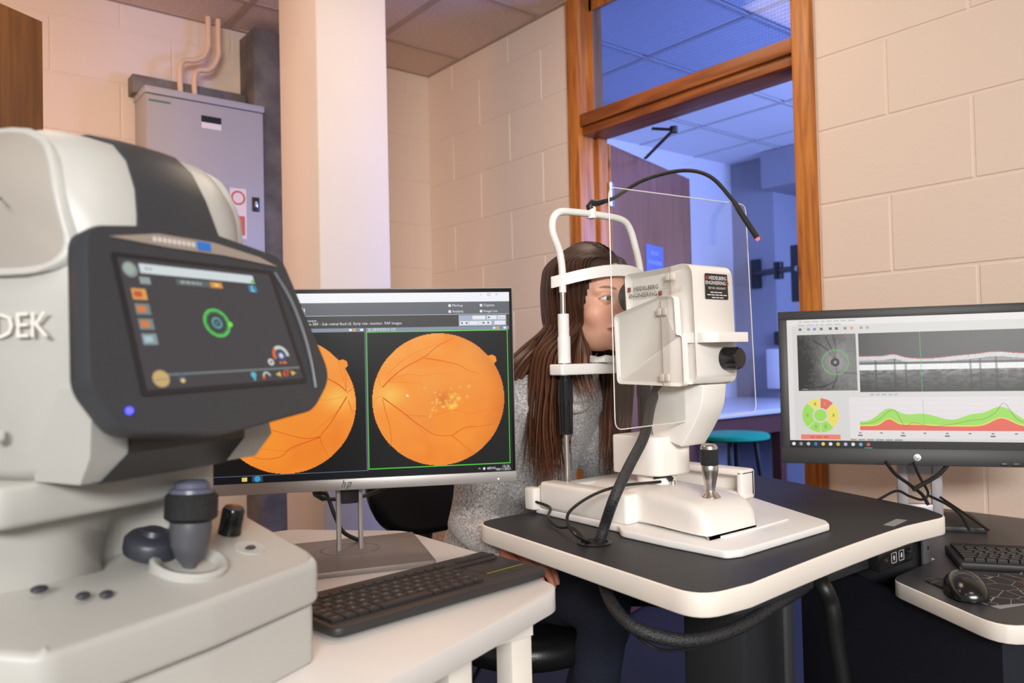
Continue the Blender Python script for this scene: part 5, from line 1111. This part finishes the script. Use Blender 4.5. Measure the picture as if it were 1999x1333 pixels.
# controls on the deck
def deckM(x, y): return Matrix.Translation((x, y, dz(y))) @ Matrix.Rotation(math.atan(.27), 4, 'X')
jx, jy = .030, .058
b = MB(); b.lathe([(.036, -.003), (.036, .004), (.033, .0065), (.027, .005), (.021, -.006), (0, -.008)], 36, deckM(jx, jy)); obj('joystick_well', b, nwhite, nk, smooth=50)
jm = Matrix.Translation((jx, jy, dz(jy)-.004)) @ Matrix.Rotation(.06, 4, 'Y') @ Matrix.Diagonal((1, 1, .84, 1))
grey_ = mat('slate plastic', (.085, .088, .10), .4)
b = MB(); b.lathe([(.006, 0), (.007, .006), (.014, .016), (.018, .030), (.0195, .048), (.0188, .056)], 30, jm); obj('joystick_stem', b, grey_, nk, smooth=50)
b = MB(); b.lathe([(.019, .055), (.0245, .060), (.0245, .084), (.0215, .088)], 40, jm)
obj('joystick_grip', b, mat('ribbed rubber', (.012, .012, .013), .55, bump=(600, 1.0)), nk, smooth=45)
b = MB(); b.lathe([(.021, .0875), (.0205, .092), (.0165, .094), (.0165, .099), (.013, .102), (0, .1025)], 30, jm); obj('joystick_button', b, mat('slate blue cap', (.12, .125, .19), .3), nk, smooth=50)
kx, ky = .020, .100
b = MB(); b.lathe([(.025, 0), (.026, .004), (.026, .013), (.022, .018), (.012, .0195), (.010, .024), (0, .025)], 32, deckM(kx, ky)); obj('dial', b, mat('slate dial', (.035, .038, .052), .4), nk, smooth=50)
b = MB(); b.lathe([(.0125, 0), (.012, .004), (.0118, .026), (.010, .029), (0, .030)], 24, deckM(.118, .098)); obj('lock_cap', b, blackgl, nk, smooth=50)
for name, x, y, rx, ry in (('rocker_button', .108, .057, .008, .005), ('round_button', -.078, .060, .0075, .0055), ('round_button', -.062, .052, .0075, .0055), ('side_button', -.098, .088, .009, .006)):
    M_ = deckM(x, y)
    b = MB(); b.sphere((0, 0, .0), (rx*.85, ry*.85, .003), 16, 8, M=M_); obj(name, b, nchar, nk, smooth=80)
b = MB(); b.lathe([(.016, -.001), (.016, .0006), (.013, .0002)], 28, deckM(.108, .058)); obj('button_dish', b, nwhite, nk, smooth=50)
# half-round niche in the stage front behind the dial
b = MB(); b.sphere((.018, .108, .140), (.042, .034, .046), 32, 20); me_ = bpy.data.meshes.new('cut'); b.bm.to_mesh(me_); b.bm.free(); co_ = bpy.data.objects.new('cut', me_); COL.objects.link(co_)
so_ = bpy.data.objects.new('cutbase', stage.data); COL.objects.link(so_); md_ = so_.modifiers.new('b', 'BOOLEAN'); md_.operation = 'DIFFERENCE'; md_.object = co_; md_.solver = 'EXACT'
dg_ = bpy.context.evaluated_depsgraph_get(); dg_.update(); nm_ = bpy.data.meshes.new_from_object(so_.evaluated_get(dg_))
bpy.data.objects.remove(so_); bpy.data.objects.remove(co_); bpy.data.meshes.remove(me_); nm_.name = 'stage'; stage.data = nm_
# ------------------------------------------------------------------ chair the patient sits on
ch = thing('office_chair', 'black padded swivel chair under the seated woman', 'chair', (1.33, 1.70, 0))
pad_m = mat('black upholstery', (.008, .008, .009), .32, bump=(200, .2))
rings = []
for z, q in ((.430, .88), (.436, .97), (.455, 1.0), (.480, .985), (.494, .93), (.498, .80)):
    rings.append([(1.27+q*.235*math.copysign(abs(math.cos(a))**.75, math.cos(a)), 1.56+q*.255*math.copysign(abs(math.sin(a))**.75, math.sin(a)), z-.03) for a in np.linspace(0, 2*PI, 36, False)])
b = MB(); b.loft(rings); obj('seat', b, pad_m, ch, True, smooth=60)
rings = []
for y, q in ((1.945, .86), (1.95, .96), (1.975, 1.0), (2.0, .96), (2.006, .84)):
    rings.append([(1.27+q*.215*math.copysign(abs(math.cos(a))**.6, math.cos(a)), y+.02*(math.sin(a)), .80+q*.205*math.copysign(abs(math.sin(a))**.7, math.sin(a))) for a in np.linspace(0, 2*PI, 40, False)])
b = MB(); b.loft(rings); obj('backrest', b, pad_m, ch, True, smooth=60)
b = MB(); b.tube(cr([(1.28, 1.66, .39), (1.28, 1.95, .40), (1.285, 2.03, .50), (1.28, 2.005, .70)], 6), .016, 8, flat=1.6); obj('back_stem', b, black, ch, True)
b = MB(); b.lathe([(.03, .09), (.03, .26), (.018, .27), (.018, .40)], 20, Matrix.Translation((1.27, 1.60, 0))); obj('gas_lift', b, mat('dark chrome', (.2, .2, .2), .3, 1), ch, True)
b = MB(); b.tube([(1.10, 1.52, .37), (1.02, 1.46, .355), (.99, 1.44, .35)], [.006, .006, .012], 8); obj('lever', b, black, ch, True)
for k in range(5):
    a = 2*PI*k/5+.3; e = V((1.27+.28*math.cos(a), 1.60+.28*math.sin(a), .075)); b = MB(); b.tube([(1.27, 1.60, .10), e], [.024, .016], 8); obj('base_arm', b, black, ch, True)
    b = MB(); b.lathe([(.026, -.012), (.028, 0), (.026, .012)], 16, Matrix.Translation((e.x, e.y, .028)) @ rotz(a) @ Matrix.Rotation(PI/2, 4, 'X')); b.tube([e, (e.x, e.y, .03)], .008, 6); obj('castor', b, black, ch, True)

# ------------------------------------------------------------------ seated woman
HO = V((1.308, 1.331, 1.221))            # between the ears at eye height; she faces -Y
pw = thing('person', 'woman with long brown hair and grey sweater, chin in the scanner', 'person', (1.31, 1.65, 0))
def ell(p, c, r):
    q = (p-np.array(c)); r = np.array(r); k0 = np.linalg.norm(q/r, axis=-1); k1 = np.linalg.norm(q/r**2, axis=-1)+1e-9; return k0*(k0-1)/k1
def cap(p, a, b_, ra, rb=None):
    a, b_ = np.array(a, float), np.array(b_, float); rb = ra if rb is None else rb; d = b_-a
    t = np.clip(((p-a)@d)/(d@d), 0, 1); return np.linalg.norm(p-a-t[..., None]*d, axis=-1)-(ra+(rb-ra)*t)
def smin(a, b_, k): h = np.clip(.5+.5*(b_-a)/k, 0, 1); return b_*(1-h)+a*h-k*h*(1-h)
def smax(a, b_, k): return -smin(-a, -b_, k)
EYE = [np.array((s_*.0315, -.0775, 0.0)) for s_ in (-1, 1)]
def lidopen(p, e):
    x = (p[..., 0]-e[0]); z = p[..., 2]-e[2]; xn = np.clip(np.abs(x)/.0142, 0, 1); sh = np.sqrt(np.clip(1-xn**2, 0, 1))
    return (z < .0052*sh+.0003) & (z > -.0040*sh) & (np.abs(x) < .0140)
def face(p):
    f = ell(p, (0, .014, .035), (.0735, .098, .092)); f = smin(f, ell(p, (0, -.030, .035), (.060, .056, .062)), .03)
    f = smin(f, ell(p, (0, -.026, -.046), (.0570, .064, .070)), .03); f = smin(f, ell(p, (0, -.078, -.100), (.018, .014, .014)), .03)
    for s_ in (-1, 1):
        f = smin(f, ell(p, (s_*.040, -.058, -.032), (.026, .024, .026)), .02)
        f = smin(f, cap(p, (s_*.010, -.088, .0195), (s_*.046, -.070, .019), .007), .014)
        f = smax(f, -ell(p, (s_*.0315, -.098, -.001), (.019, .017, .0125)), .010)
    f = smin(f, cap(p, (0, -.086, .012), (0, -.108, -.034), .0065, .0088), .012); f = smin(f, ell(p, (0, -.110, -.037), (.0095, .009, .0085)), .008)
    for s_ in (-1, 1): f = smin(f, ell(p, (s_*.0115, -.099, -.041), (.0068, .009, .0065)), .006)
    x = p[..., 0]
    f = smin(f, cap(p, (-.020, -.0865, -.0630), (.020, -.0865, -.0630), .0056) + .10*np.abs(x), .006)
    f = smin(f, cap(p, (-.014, -.0880, -.0725), (.014, -.0880, -.0725), .0058) + .12*np.abs(x), .006)
    groove = np.exp(-((p[..., 2]+.0678-.07*np.abs(x))/.0013)**2)*np.exp(-(x/.026)**4)*(p[..., 1] < -.05); f = f+.0022*groove
    f = smin(f, cap(p, (0, .03, -.07), (0, .085, -.16), .050, .052), .03)
    for e in EYE:
        s_ = np.linalg.norm(p-e, axis=-1); lid = smin(f, s_-.0136, .005); op = lidopen(p, e) & (s_ < .022) & (p[..., 1] < e[1])
        f = np.where(op, np.maximum(f, -(s_-.0150)) if False else np.where(s_ < .0165, s_-.0095, f), lid)
    return f
def surf(dirs, c0, fn, tmax=.30):
    t = np.full(dirs.shape[:-1], tmax); hit = np.zeros(t.shape, bool); lo = np.zeros_like(t); hi = t.copy(); step = .004
    cur = np.full_like(t, tmax)
    for _ in range(int(tmax/step)):
        f = fn(c0+dirs*cur[..., None]); new = (~hit) & (f < 0); lo = np.where(new, cur, lo); hi = np.where(new, cur+step, hi); hit |= new; cur = np.where(hit, cur, cur-step)
        if hit.all(): break
    for _ in range(14):
        m_ = (lo+hi)/2; f = fn(c0+dirs*m_[..., None]); lo = np.where(f < 0, m_, lo); hi = np.where(f < 0, hi, m_)
    return lo
def front_dense(n_front, n_back, half=1.25):
    return np.concatenate([np.linspace(-half, half, n_front), np.linspace(half, 2*PI-half, n_back+2)[1:-1]])
az = front_dense(210, 70); zel = np.concatenate([np.linspace(-1.40, -1.05, 14)[:-1], np.linspace(-1.05, .55, 190), np.linspace(.55, 1.5, 34)[1:]])
A_, E_ = np.meshgrid(az, zel); dirs = np.stack([np.sin(A_)*np.cos(E_), -np.cos(A_)*np.cos(E_), np.sin(E_)], -1); c0 = np.array((0, -.012, -.012))
tt_ = surf(dirs, c0, face); P3 = c0+dirs*tt_[..., None]
ny, nx = A_.shape; idx = np.arange(nx*ny).reshape(ny, nx)
q_ = np.stack([idx[:-1], np.roll(idx, -1, 1)[:-1], np.roll(idx, -1, 1)[1:], idx[1:]], -1).reshape(-1, 4)
X_, Y_, Z_ = P3[..., 0], P3[..., 1], P3[..., 2]
col = np.ones(P3.shape)*np.array(C8(226, 172, 146))
def blend(mask, c, k=1.0):
    global col
    m_ = (np.clip(mask, 0, 1)*k)[..., None]; col = col*(1-m_)+np.array(c)*m_
blend(np.exp(-(((np.abs(X_)-.038)/.02)**2+((Z_+.036)/.02)**2)), C8(222, 142, 120), .45); blend(np.exp(-((X_/.014)**2+((Z_+.04)/.012)**2))*(Y_ < -.09), C8(220, 140, 118), .4)
lipz = np.where(Z_ > -.0678, (Z_+.0678)/.0072, (-.0678-Z_)/.0088); blend(np.clip(1.25-np.maximum(lipz+(X_/.0265)**2*.9, 0), 0, 1)*4*(Y_ < -.06), C8(178, 84, 80), .85)
blend(np.exp(-((Z_+.0678-.07*np.abs(X_))/.0012)**2)*np.exp(-(X_/.026)**4)*(Y_ < -.06), C8(96, 38, 36), .8)
bx = np.abs(X_); bz = .0205+.0055*np.sin(np.clip((bx-.012)/.040, 0, 1)*PI*.8); blend(np.exp(-((Z_-bz)/np.where(bx < .04, .0032, .0022))**2)*np.clip((bx-.011)/.004, 0, 1)*np.clip((.051-bx)/.006, 0, 1)*(Y_ < -.03)*1.1, C8(96, 62, 46), .85)
for e in EYE:
    dx, dz_ = X_-e[0], Z_-e[2]; sh = np.sqrt(np.clip(1-(dx/.0142)**2, 0, 1)); near = (np.abs(dx) < .0152) & (Y_ < -.05)
    blend(np.exp(-((dz_-.0056*sh-.0004)/.0010)**2)*near, C8(40, 24, 20), .9); blend(np.exp(-((dz_+.0043*sh)/.0008)**2)*near, C8(120, 70, 60), .55)
    blend(np.exp(-((dz_-.0095*sh)/.0012)**2)*near, C8(168, 108, 90), .5)
me = bpy.data.meshes.new('body'); me.from_pydata((P3.reshape(-1, 3)+np.array(HO)).tolist(), [], q_.tolist())
def setcol(me, c):
    a = me.color_attributes.new('Col', 'FLOAT_COLOR', 'POINT'); n = len(me.vertices); c = np.broadcast_to(np.asarray(c, float), (n, 3)); a.data.foreach_set('color', np.concatenate([np.clip(c, 0, 1), np.ones((n, 1))], 1).astype(np.float32).ravel())
setcol(me, col.reshape(-1, 3))
def remesh(mb, voxel, smooth_it=4, noise=None):
    """weld overlapping shapes into one continuous skin"""
    m_ = bpy.data.meshes.new('r'); mb.bm.to_mesh(m_); mb.bm.free(); o = bpy.data.objects.new('r', m_); COL.objects.link(o)
    md = o.modifiers.new('v', 'REMESH'); md.mode = 'VOXEL'; md.voxel_size = voxel
    if smooth_it: ms_ = o.modifiers.new('s', 'SMOOTH'); ms_.factor = .5; ms_.iterations = smooth_it
    dg = bpy.context.evaluated_depsgraph_get(); dg.update(); out = bpy.data.meshes.new_from_object(o.evaluated_get(dg)); bpy.data.objects.remove(o); bpy.data.meshes.remove(m_)
    if noise:
        n = len(out.vertices); co = np.empty(n*3); out.vertices.foreach_get('co', co); co = co.reshape(-1, 3); no = np.empty(n*3); out.vertex_normals.foreach_get('vector', no); no = no.reshape(-1, 3)
        co = co+no*noise(co)[:, None]; out.vertices.foreach_set('co', co.ravel())
    return out
def hand(b, wr, tip, side, up=V((0, 0, 1))):
    """palm and five bent fingers from the wrist towards tip"""
    d = (tip-wr).normalized(); sx = d.cross(up).normalized()*side; n_ = sx.cross(d)*side
    k = wr+d*.085
    b.tube([wr-d*.06, wr, wr+d*.03], [.026, .023, .026], 10, flat=.75)
    for i, o_ in enumerate((-.030, -.010, .010, .029)):
        L = (.062, .074, .078, .068)[::-1][i] if False else (.060, .072, .076, .066)[i]; base = wr+d*(.088-.006*abs(i-1.5))+sx*o_
        b.tube([wr+d*.012+sx*o_*.6, base], [.0125, .0100], 8); p1 = base+d*L*.45-n_*.004; p2 = p1+d*L*.30-n_*.014; p3 = p2+d*L*.16-n_*.017
        b.tube([base, p1, p2, p3], [.0092, .0086, .0078, .0062], 8)
    t0 = wr+d*.030+sx*.030; b.tube([wr+d*.012+sx*.012, t0, t0+d*.028+sx*.018-n_*.008, t0+d*.052+sx*.020-n_*.014], [.013, .0115, .0095, .0075], 8)
b = MB()
SR, ER, WRr, TR = V((1.145, 1.47, .975)), V((1.09, 1.52, .705)), V((1.055, 1.335, .684)), V((1.035, 1.20, .674))
SL, EL, WLl, TL = V((1.475, 1.475, .975)), V((1.55, 1.53, .71)), V((1.54, 1.345, .682)), V((1.54, 1.21, .674))
KR, KL, FR, FL_ = V((1.27, 1.27, .52)), V((1.62, 1.20, .52)), V((1.29, 1.36, .06)), V((1.67, 1.24, .06))
HIP = V((1.31, 1.70, .565))
spine = [(1.31, 1.70, .52), (1.31, 1.68, .66), (1.31, 1.60, .82), (1.31, 1.53, .93), (1.31, 1.475, 1.01), (1.31, 1.42, 1.08)]
def torso(b, g=0.0):
    rr = ((.165, .115), (.135, .095), (.150, .100), (.158, .095), (.115, .07), (.05, .05)); rings = []
    for (x, y, z), (rx, ry) in zip(spine, rr): rings.append([(x+(rx+g)*math.cos(a), y+(ry+g)*math.sin(a), z) for a in np.linspace(0, 2*PI, 24, False)])
    b.loft(rings)
torso(b)
for S_, E2, W2 in ((SR, ER, WRr), (SL, EL, WLl)): b.tube([V((1.31, 1.48, .985)), S_, S_.lerp(E2, .5), E2, E2.lerp(W2, .4), W2], [.05, .050, .043, .036, .036, .024], 12)
for K_, F_, sx in ((KR, FR, -1), (KL, FL_, 1)):
    b.tube([HIP+V((sx*.085, 0, 0)), HIP.lerp(K_, .5)+V((sx*.03, 0, 0)), K_, K_.lerp(F_, .4)+V((0, .02, 0)), F_], [.085, .078, .056, .052, .036], 14)
bodym = remesh(b, .010, 3)
b = MB(); hand(b, WRr, TR, -1); hand(b, WLl, TL, 1); handm = remesh(b, .0026, 2)
setcol(bodym, C8(220, 164, 138)); setcol(handm, C8(214, 138, 112))
bm_ = bmesh.new(); bm_.from_mesh(me)
for m_ in (bodym, handm): bm_.from_mesh(m_)
bm_.to_mesh(me); bm_.free(); bpy.data.meshes.remove(bodym); bpy.data.meshes.remove(handm)
skin = vmat('skin', .48, bump=(300, .08)); skin.node_tree.nodes['Principled BSDF'].inputs['Subsurface Weight'].default_value = .12
skin.node_tree.nodes['Principled BSDF'].inputs['Subsurface Radius'].default_value = (.006, .002, .001)
me.name = 'body'; body = link('body', me, skin, pw, True, smooth=70)
# eyes
for e in EYE:
    n1, n2_ = 28, 20; rings = []; cols = []
    for i in range(n2_+1):
        a = PI*i/n2_*.62; r_ = .0121
        for j in range(n1):
            t_ = 2*PI*j/n1; rings.append((e[0]+r_*math.sin(a)*math.cos(t_), e[1]-r_*math.cos(a), e[2]+r_*math.sin(a)*math.sin(t_)))
            rad = r_*math.sin(a); cols.append(C8(14, 12, 12) if rad < .0023 else (C8(92, 104, 112) if rad < .0052 else (C8(44, 50, 56) if rad < .0060 else C8(226, 214, 206))))
    fs = [(i*n1+j, i*n1+(j+1) % n1, (i+1)*n1+(j+1) % n1, (i+1)*n1+j) for i in range(n2_) for j in range(n1)]
    me = bpy.data.meshes.new('eye'); me.from_pydata([tuple(V(p)+HO) for p in rings], [], fs); setcol(me, np.array(cols)); link('eye', me, vmat('eye', .08, coat=1.0), pw, True, smooth=80)
# hair: a scalp shell and long locks from a centre parting
def scalp(p): return smin(ell(p, (0, .014, .037), (.0845, .109, .103)), ell(p, (0, .03, -.03), (.076, .085, .08)), .03)
az2 = np.linspace(0, 2*PI, 97)[:-1]; el2 = np.linspace(-.75, 1.55, 46); A2, E2_ = np.meshgrid(az2, el2)
d2 = np.stack([np.sin(A2)*np.cos(E2_), -np.cos(A2)*np.cos(E2_), np.sin(E2_)], -1); t2 = surf(d2, c0, scalp); Q = c0+d2*t2[..., None]
off = (A2+PI) % (2*PI)-PI                              # 0 = straight ahead
edge = np.interp(np.abs(off), [0, .35, .62, .8, .95, 1.1, 1.25], [.90, .86, .80, .66, .35, -.2, -2.0]); keep = E2_ > edge
id2 = np.arange(A2.size).reshape(A2.shape); f2_ = np.stack([id2[:-1], np.roll(id2, -1, 1)[:-1], np.roll(id2, -1, 1)[1:], id2[1:]], -1).reshape(-1, 4); f2_ = f2_[keep.reshape(-1)[f2_].all(1)]
hv, hf, hc = [tuple(p) for p in Q.reshape(-1, 3)], [tuple(f) for f in f2_.tolist()], [(.030, .0135, .008)]*A2.size
R_ = random.Random(3)
def surf_pt(a, z, grow):
    """point on the hair shell at azimuth a (0 = front) and height z"""
    d = np.array((math.sin(a), -math.cos(a), 0.0)); c_ = np.array((0, .012, z)); lo, hi = 0.0, .2
    for _ in range(18):
        m_ = (lo+hi)/2
        if scalp((c_+d*m_)[None])[0] < 0: lo = m_
        else: hi = m_
    return V(c_+d*(lo+grow))
def lock(path, r, shade, nseg=5):
    P_ = cr(path, nseg); n = len(P_); k = 6; base = len(hv); ax = V((0, 0, 1))
    t0 = (P_[1]-P_[0]).normalized(); a_ = t0.cross(V((.3, .2, 1))).normalized()
    for i, p in enumerate(P_):
        t = (P_[min(i+1, n-1)]-P_[max(i-1, 0)]).normalized(); a_ = (a_-t*a_.dot(t)).normalized(); c_ = t.cross(a_); u = i/(n-1)
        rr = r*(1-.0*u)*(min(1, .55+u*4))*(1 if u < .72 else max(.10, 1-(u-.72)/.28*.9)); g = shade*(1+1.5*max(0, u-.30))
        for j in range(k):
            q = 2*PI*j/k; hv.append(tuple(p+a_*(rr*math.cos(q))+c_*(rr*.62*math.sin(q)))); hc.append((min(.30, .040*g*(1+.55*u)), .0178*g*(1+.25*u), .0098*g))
    for i in range(n-1):
        for j in range(k): hf.append((base+i*k+j, base+i*k+(j+1) % k, base+(i+1)*k+(j+1) % k, base+(i+1)*k+j))
for i in range(460):
    sg = -1 if i % 3 < 2 else 1; a = R_.uniform(.62, PI*.98); s_ = max(0, (a-.8)/(PI-.8)); b_a = max(0, min(1, (1.0-a)/.38))
    p0 = V((sg*R_.uniform(.000, .012), -.078+.15*s_+R_.uniform(-.006, .006), 0)); zt = .14-.0
    d = np.array((p0.x, p0.y-0, .30)); c_ = np.array((p0.x, p0.y, 0.0)); lo, hi = 0, .2
    for _ in range(18):
        m_ = (lo+hi)/2
        if scalp((c_+np.array((0, 0, m_)))[None])[0] < 0: lo = m_
        else: hi = m_
    p0.z = lo+.001; g = R_.uniform(.001, .007); path = [p0]
    path.append(surf_pt(sg*a*.97, .092, g)); path.append(surf_pt(sg*(a+.17*b_a), .050, g+.001)); path.append(surf_pt(sg*(a+.27*b_a), -.005, g+.003)); path.append(surf_pt(sg*(a+.33*b_a), -.055, g+.006))
    if a < 1.95:
        x = sg*(R_.uniform(.070, .135) if sg < 0 else R_.uniform(.105, .135)); y = -.018+.075*(a-.8)/1.15+R_.uniform(-.012, .012)
        path += [V((x*.93, y+.010, -.115)), V((x, y+.022, -.19)), V((x*1.02+R_.uniform(-.01, .01), y+.030, -.28)), V((x*.98+R_.uniform(-.02, .02), y+.034+R_.uniform(-.01, .01), -.36-R_.uniform(0, .07)))]
    else:
        x = sg*R_.uniform(.03, .175); y = .115+R_.uniform(-.02, .03)-.25*max(0, abs(x)-.1)
        path += [V((x*.75, y-.015, -.105)), V((x, y+.01, -.165+.25*max(0, abs(x)-.12))), V((x*1.05, y+.055, -.23)), V((x*1.08, y+.10, -.30-R_.uniform(0, .08)))]
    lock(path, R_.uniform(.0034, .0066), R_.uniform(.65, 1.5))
for i in range(16):     # a few thin strands in front of the collar
    x = -.055+R_.uniform(-.012, .03); y = -.01+R_.uniform(-.02, .02)
    lock([surf_pt(-.95, -.02, .004), surf_pt(-1.0, -.06, .006), V((x-.005, y, -.12)), V((x+.004, y+.01, -.17)), V((x+.018+R_.uniform(0, .02), y+.012, -.215-R_.uniform(0, .03)))], R_.uniform(.0016, .003), R_.uniform(1.1, 1.7))
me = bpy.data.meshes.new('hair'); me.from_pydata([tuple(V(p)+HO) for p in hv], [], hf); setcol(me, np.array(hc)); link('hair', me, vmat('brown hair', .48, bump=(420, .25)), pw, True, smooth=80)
# sweater
def knit(co): return .0035*np.sin(co[:, 2]*62+5*np.sin(co[:, 0]*21)+3*co[:, 1]*9)*np.clip((1.0-co[:, 2])*4, 0, 1)*.5+.0018*np.sin(co[:, 0]*90+co[:, 2]*47)
b = MB(); torso(b, .026)
for S_, E2, W2 in ((SR, ER, WRr), (SL, EL, WLl)):
    b.tube([V((1.31, 1.48, .99)), S_.lerp(V((1.31, 1.48, .99)), .35)+V((0, 0, .012)), S_, S_.lerp(E2, .5), E2, E2.lerp(W2, .45), W2+(E2-W2)*.04], [.068, .073, .070, .064, .060, .053, .040], 14)
sw_ = remesh(b, .007, 6, knit)
def knitmat():
    m = bpy.data.materials.new('grey marl knit'); m.use_nodes = True; nt = m.node_tree; bs_ = nt.nodes['Principled BSDF']; bs_.inputs['Roughness'].default_value = .95; bs_.inputs['Sheen Weight'].default_value = .25
    tc = nd(nt, 'ShaderNodeTexCoord'); n1 = nd(nt, 'ShaderNodeTexNoise', i_Scale=210.0, i_Detail=4.0, i_Roughness=.75); nt.links.new(tc.outputs['Object'], n1.inputs['Vector'])
    rp = nd(nt, 'ShaderNodeValToRGB'); rp.color_ramp.elements[0].position = .38; rp.color_ramp.elements[0].color = (.20, .19, .186, 1); rp.color_ramp.elements[1].position = .62; rp.color_ramp.elements[1].color = (.74, .715, .70, 1)
    nt.links.new(n1.outputs['Fac'], rp.inputs['Fac']); nt.links.new(rp.outputs['Color'], bs_.inputs['Base Color'])
    bp_ = nd(nt, 'ShaderNodeBump', i_Strength=.5, i_Distance=.002); nt.links.new(n1.outputs['Fac'], bp_.inputs['Height']); nt.links.new(bp_.outputs['Normal'], bs_.inputs['Normal']); return m
kn = knitmat(); link('sweater', sw_, kn, pw, True, smooth=80)
ncv = [V((1.31, 1.465, 1.005)), V((1.31, 1.445, 1.035)), V((1.31, 1.425, 1.060)), V((1.31, 1.408, 1.082)), V((1.31, 1.398, 1.096))]
b = MB(); b.tube(cr(ncv, 6), [.088-.0012*i+.0045*math.sin(i*1.15) if i < 8 else .074+.0035*math.sin(i*1.15) for i in range(25)], 28); cm = remesh(b, .005, 2); link('polo_neck', cm, kn, pw, True, smooth=80)
# jeans and shoes
b = MB()
for K_, F_, sx in ((KR, FR, -1), (KL, FL_, 1)):
    b.tube([HIP+V((sx*.07, .02, 0)), HIP+V((sx*.09, 0, 0)), HIP.lerp(K_, .5)+V((sx*.03, 0, 0)), K_+V((0, 0, .004)), K_.lerp(F_, .4)+V((0, .02, 0)), F_+V((0, 0, .04))], [.09, .098, .090, .068, .062, .050], 16)
b.sphere(tuple(HIP), (.17, .12, .075)); jm_ = remesh(b, .009, 4, lambda c: .002*np.sin(c[:, 0]*60+c[:, 1]*80)); link('jeans', jm_, mat('dark denim', (.010, .014, .032), .85, var=(250, .5), bump=(600, .4)), pw, True, smooth=80)
for F_ in (FR, FL_):
    b = MB(); b.sphere((F_.x, F_.y-.05, .035), (.042, .125, .034), 20, 12); b.tube([(F_.x, F_.y+.02, .04), (F_.x, F_.y+.01, .11)], [.045, .042], 14); b.box((F_.x-.042, F_.y-.17, .0), (F_.x+.042, F_.y+.07, .018), bevel=.008); obj('shoe', b, black, pw, True, smooth=60)
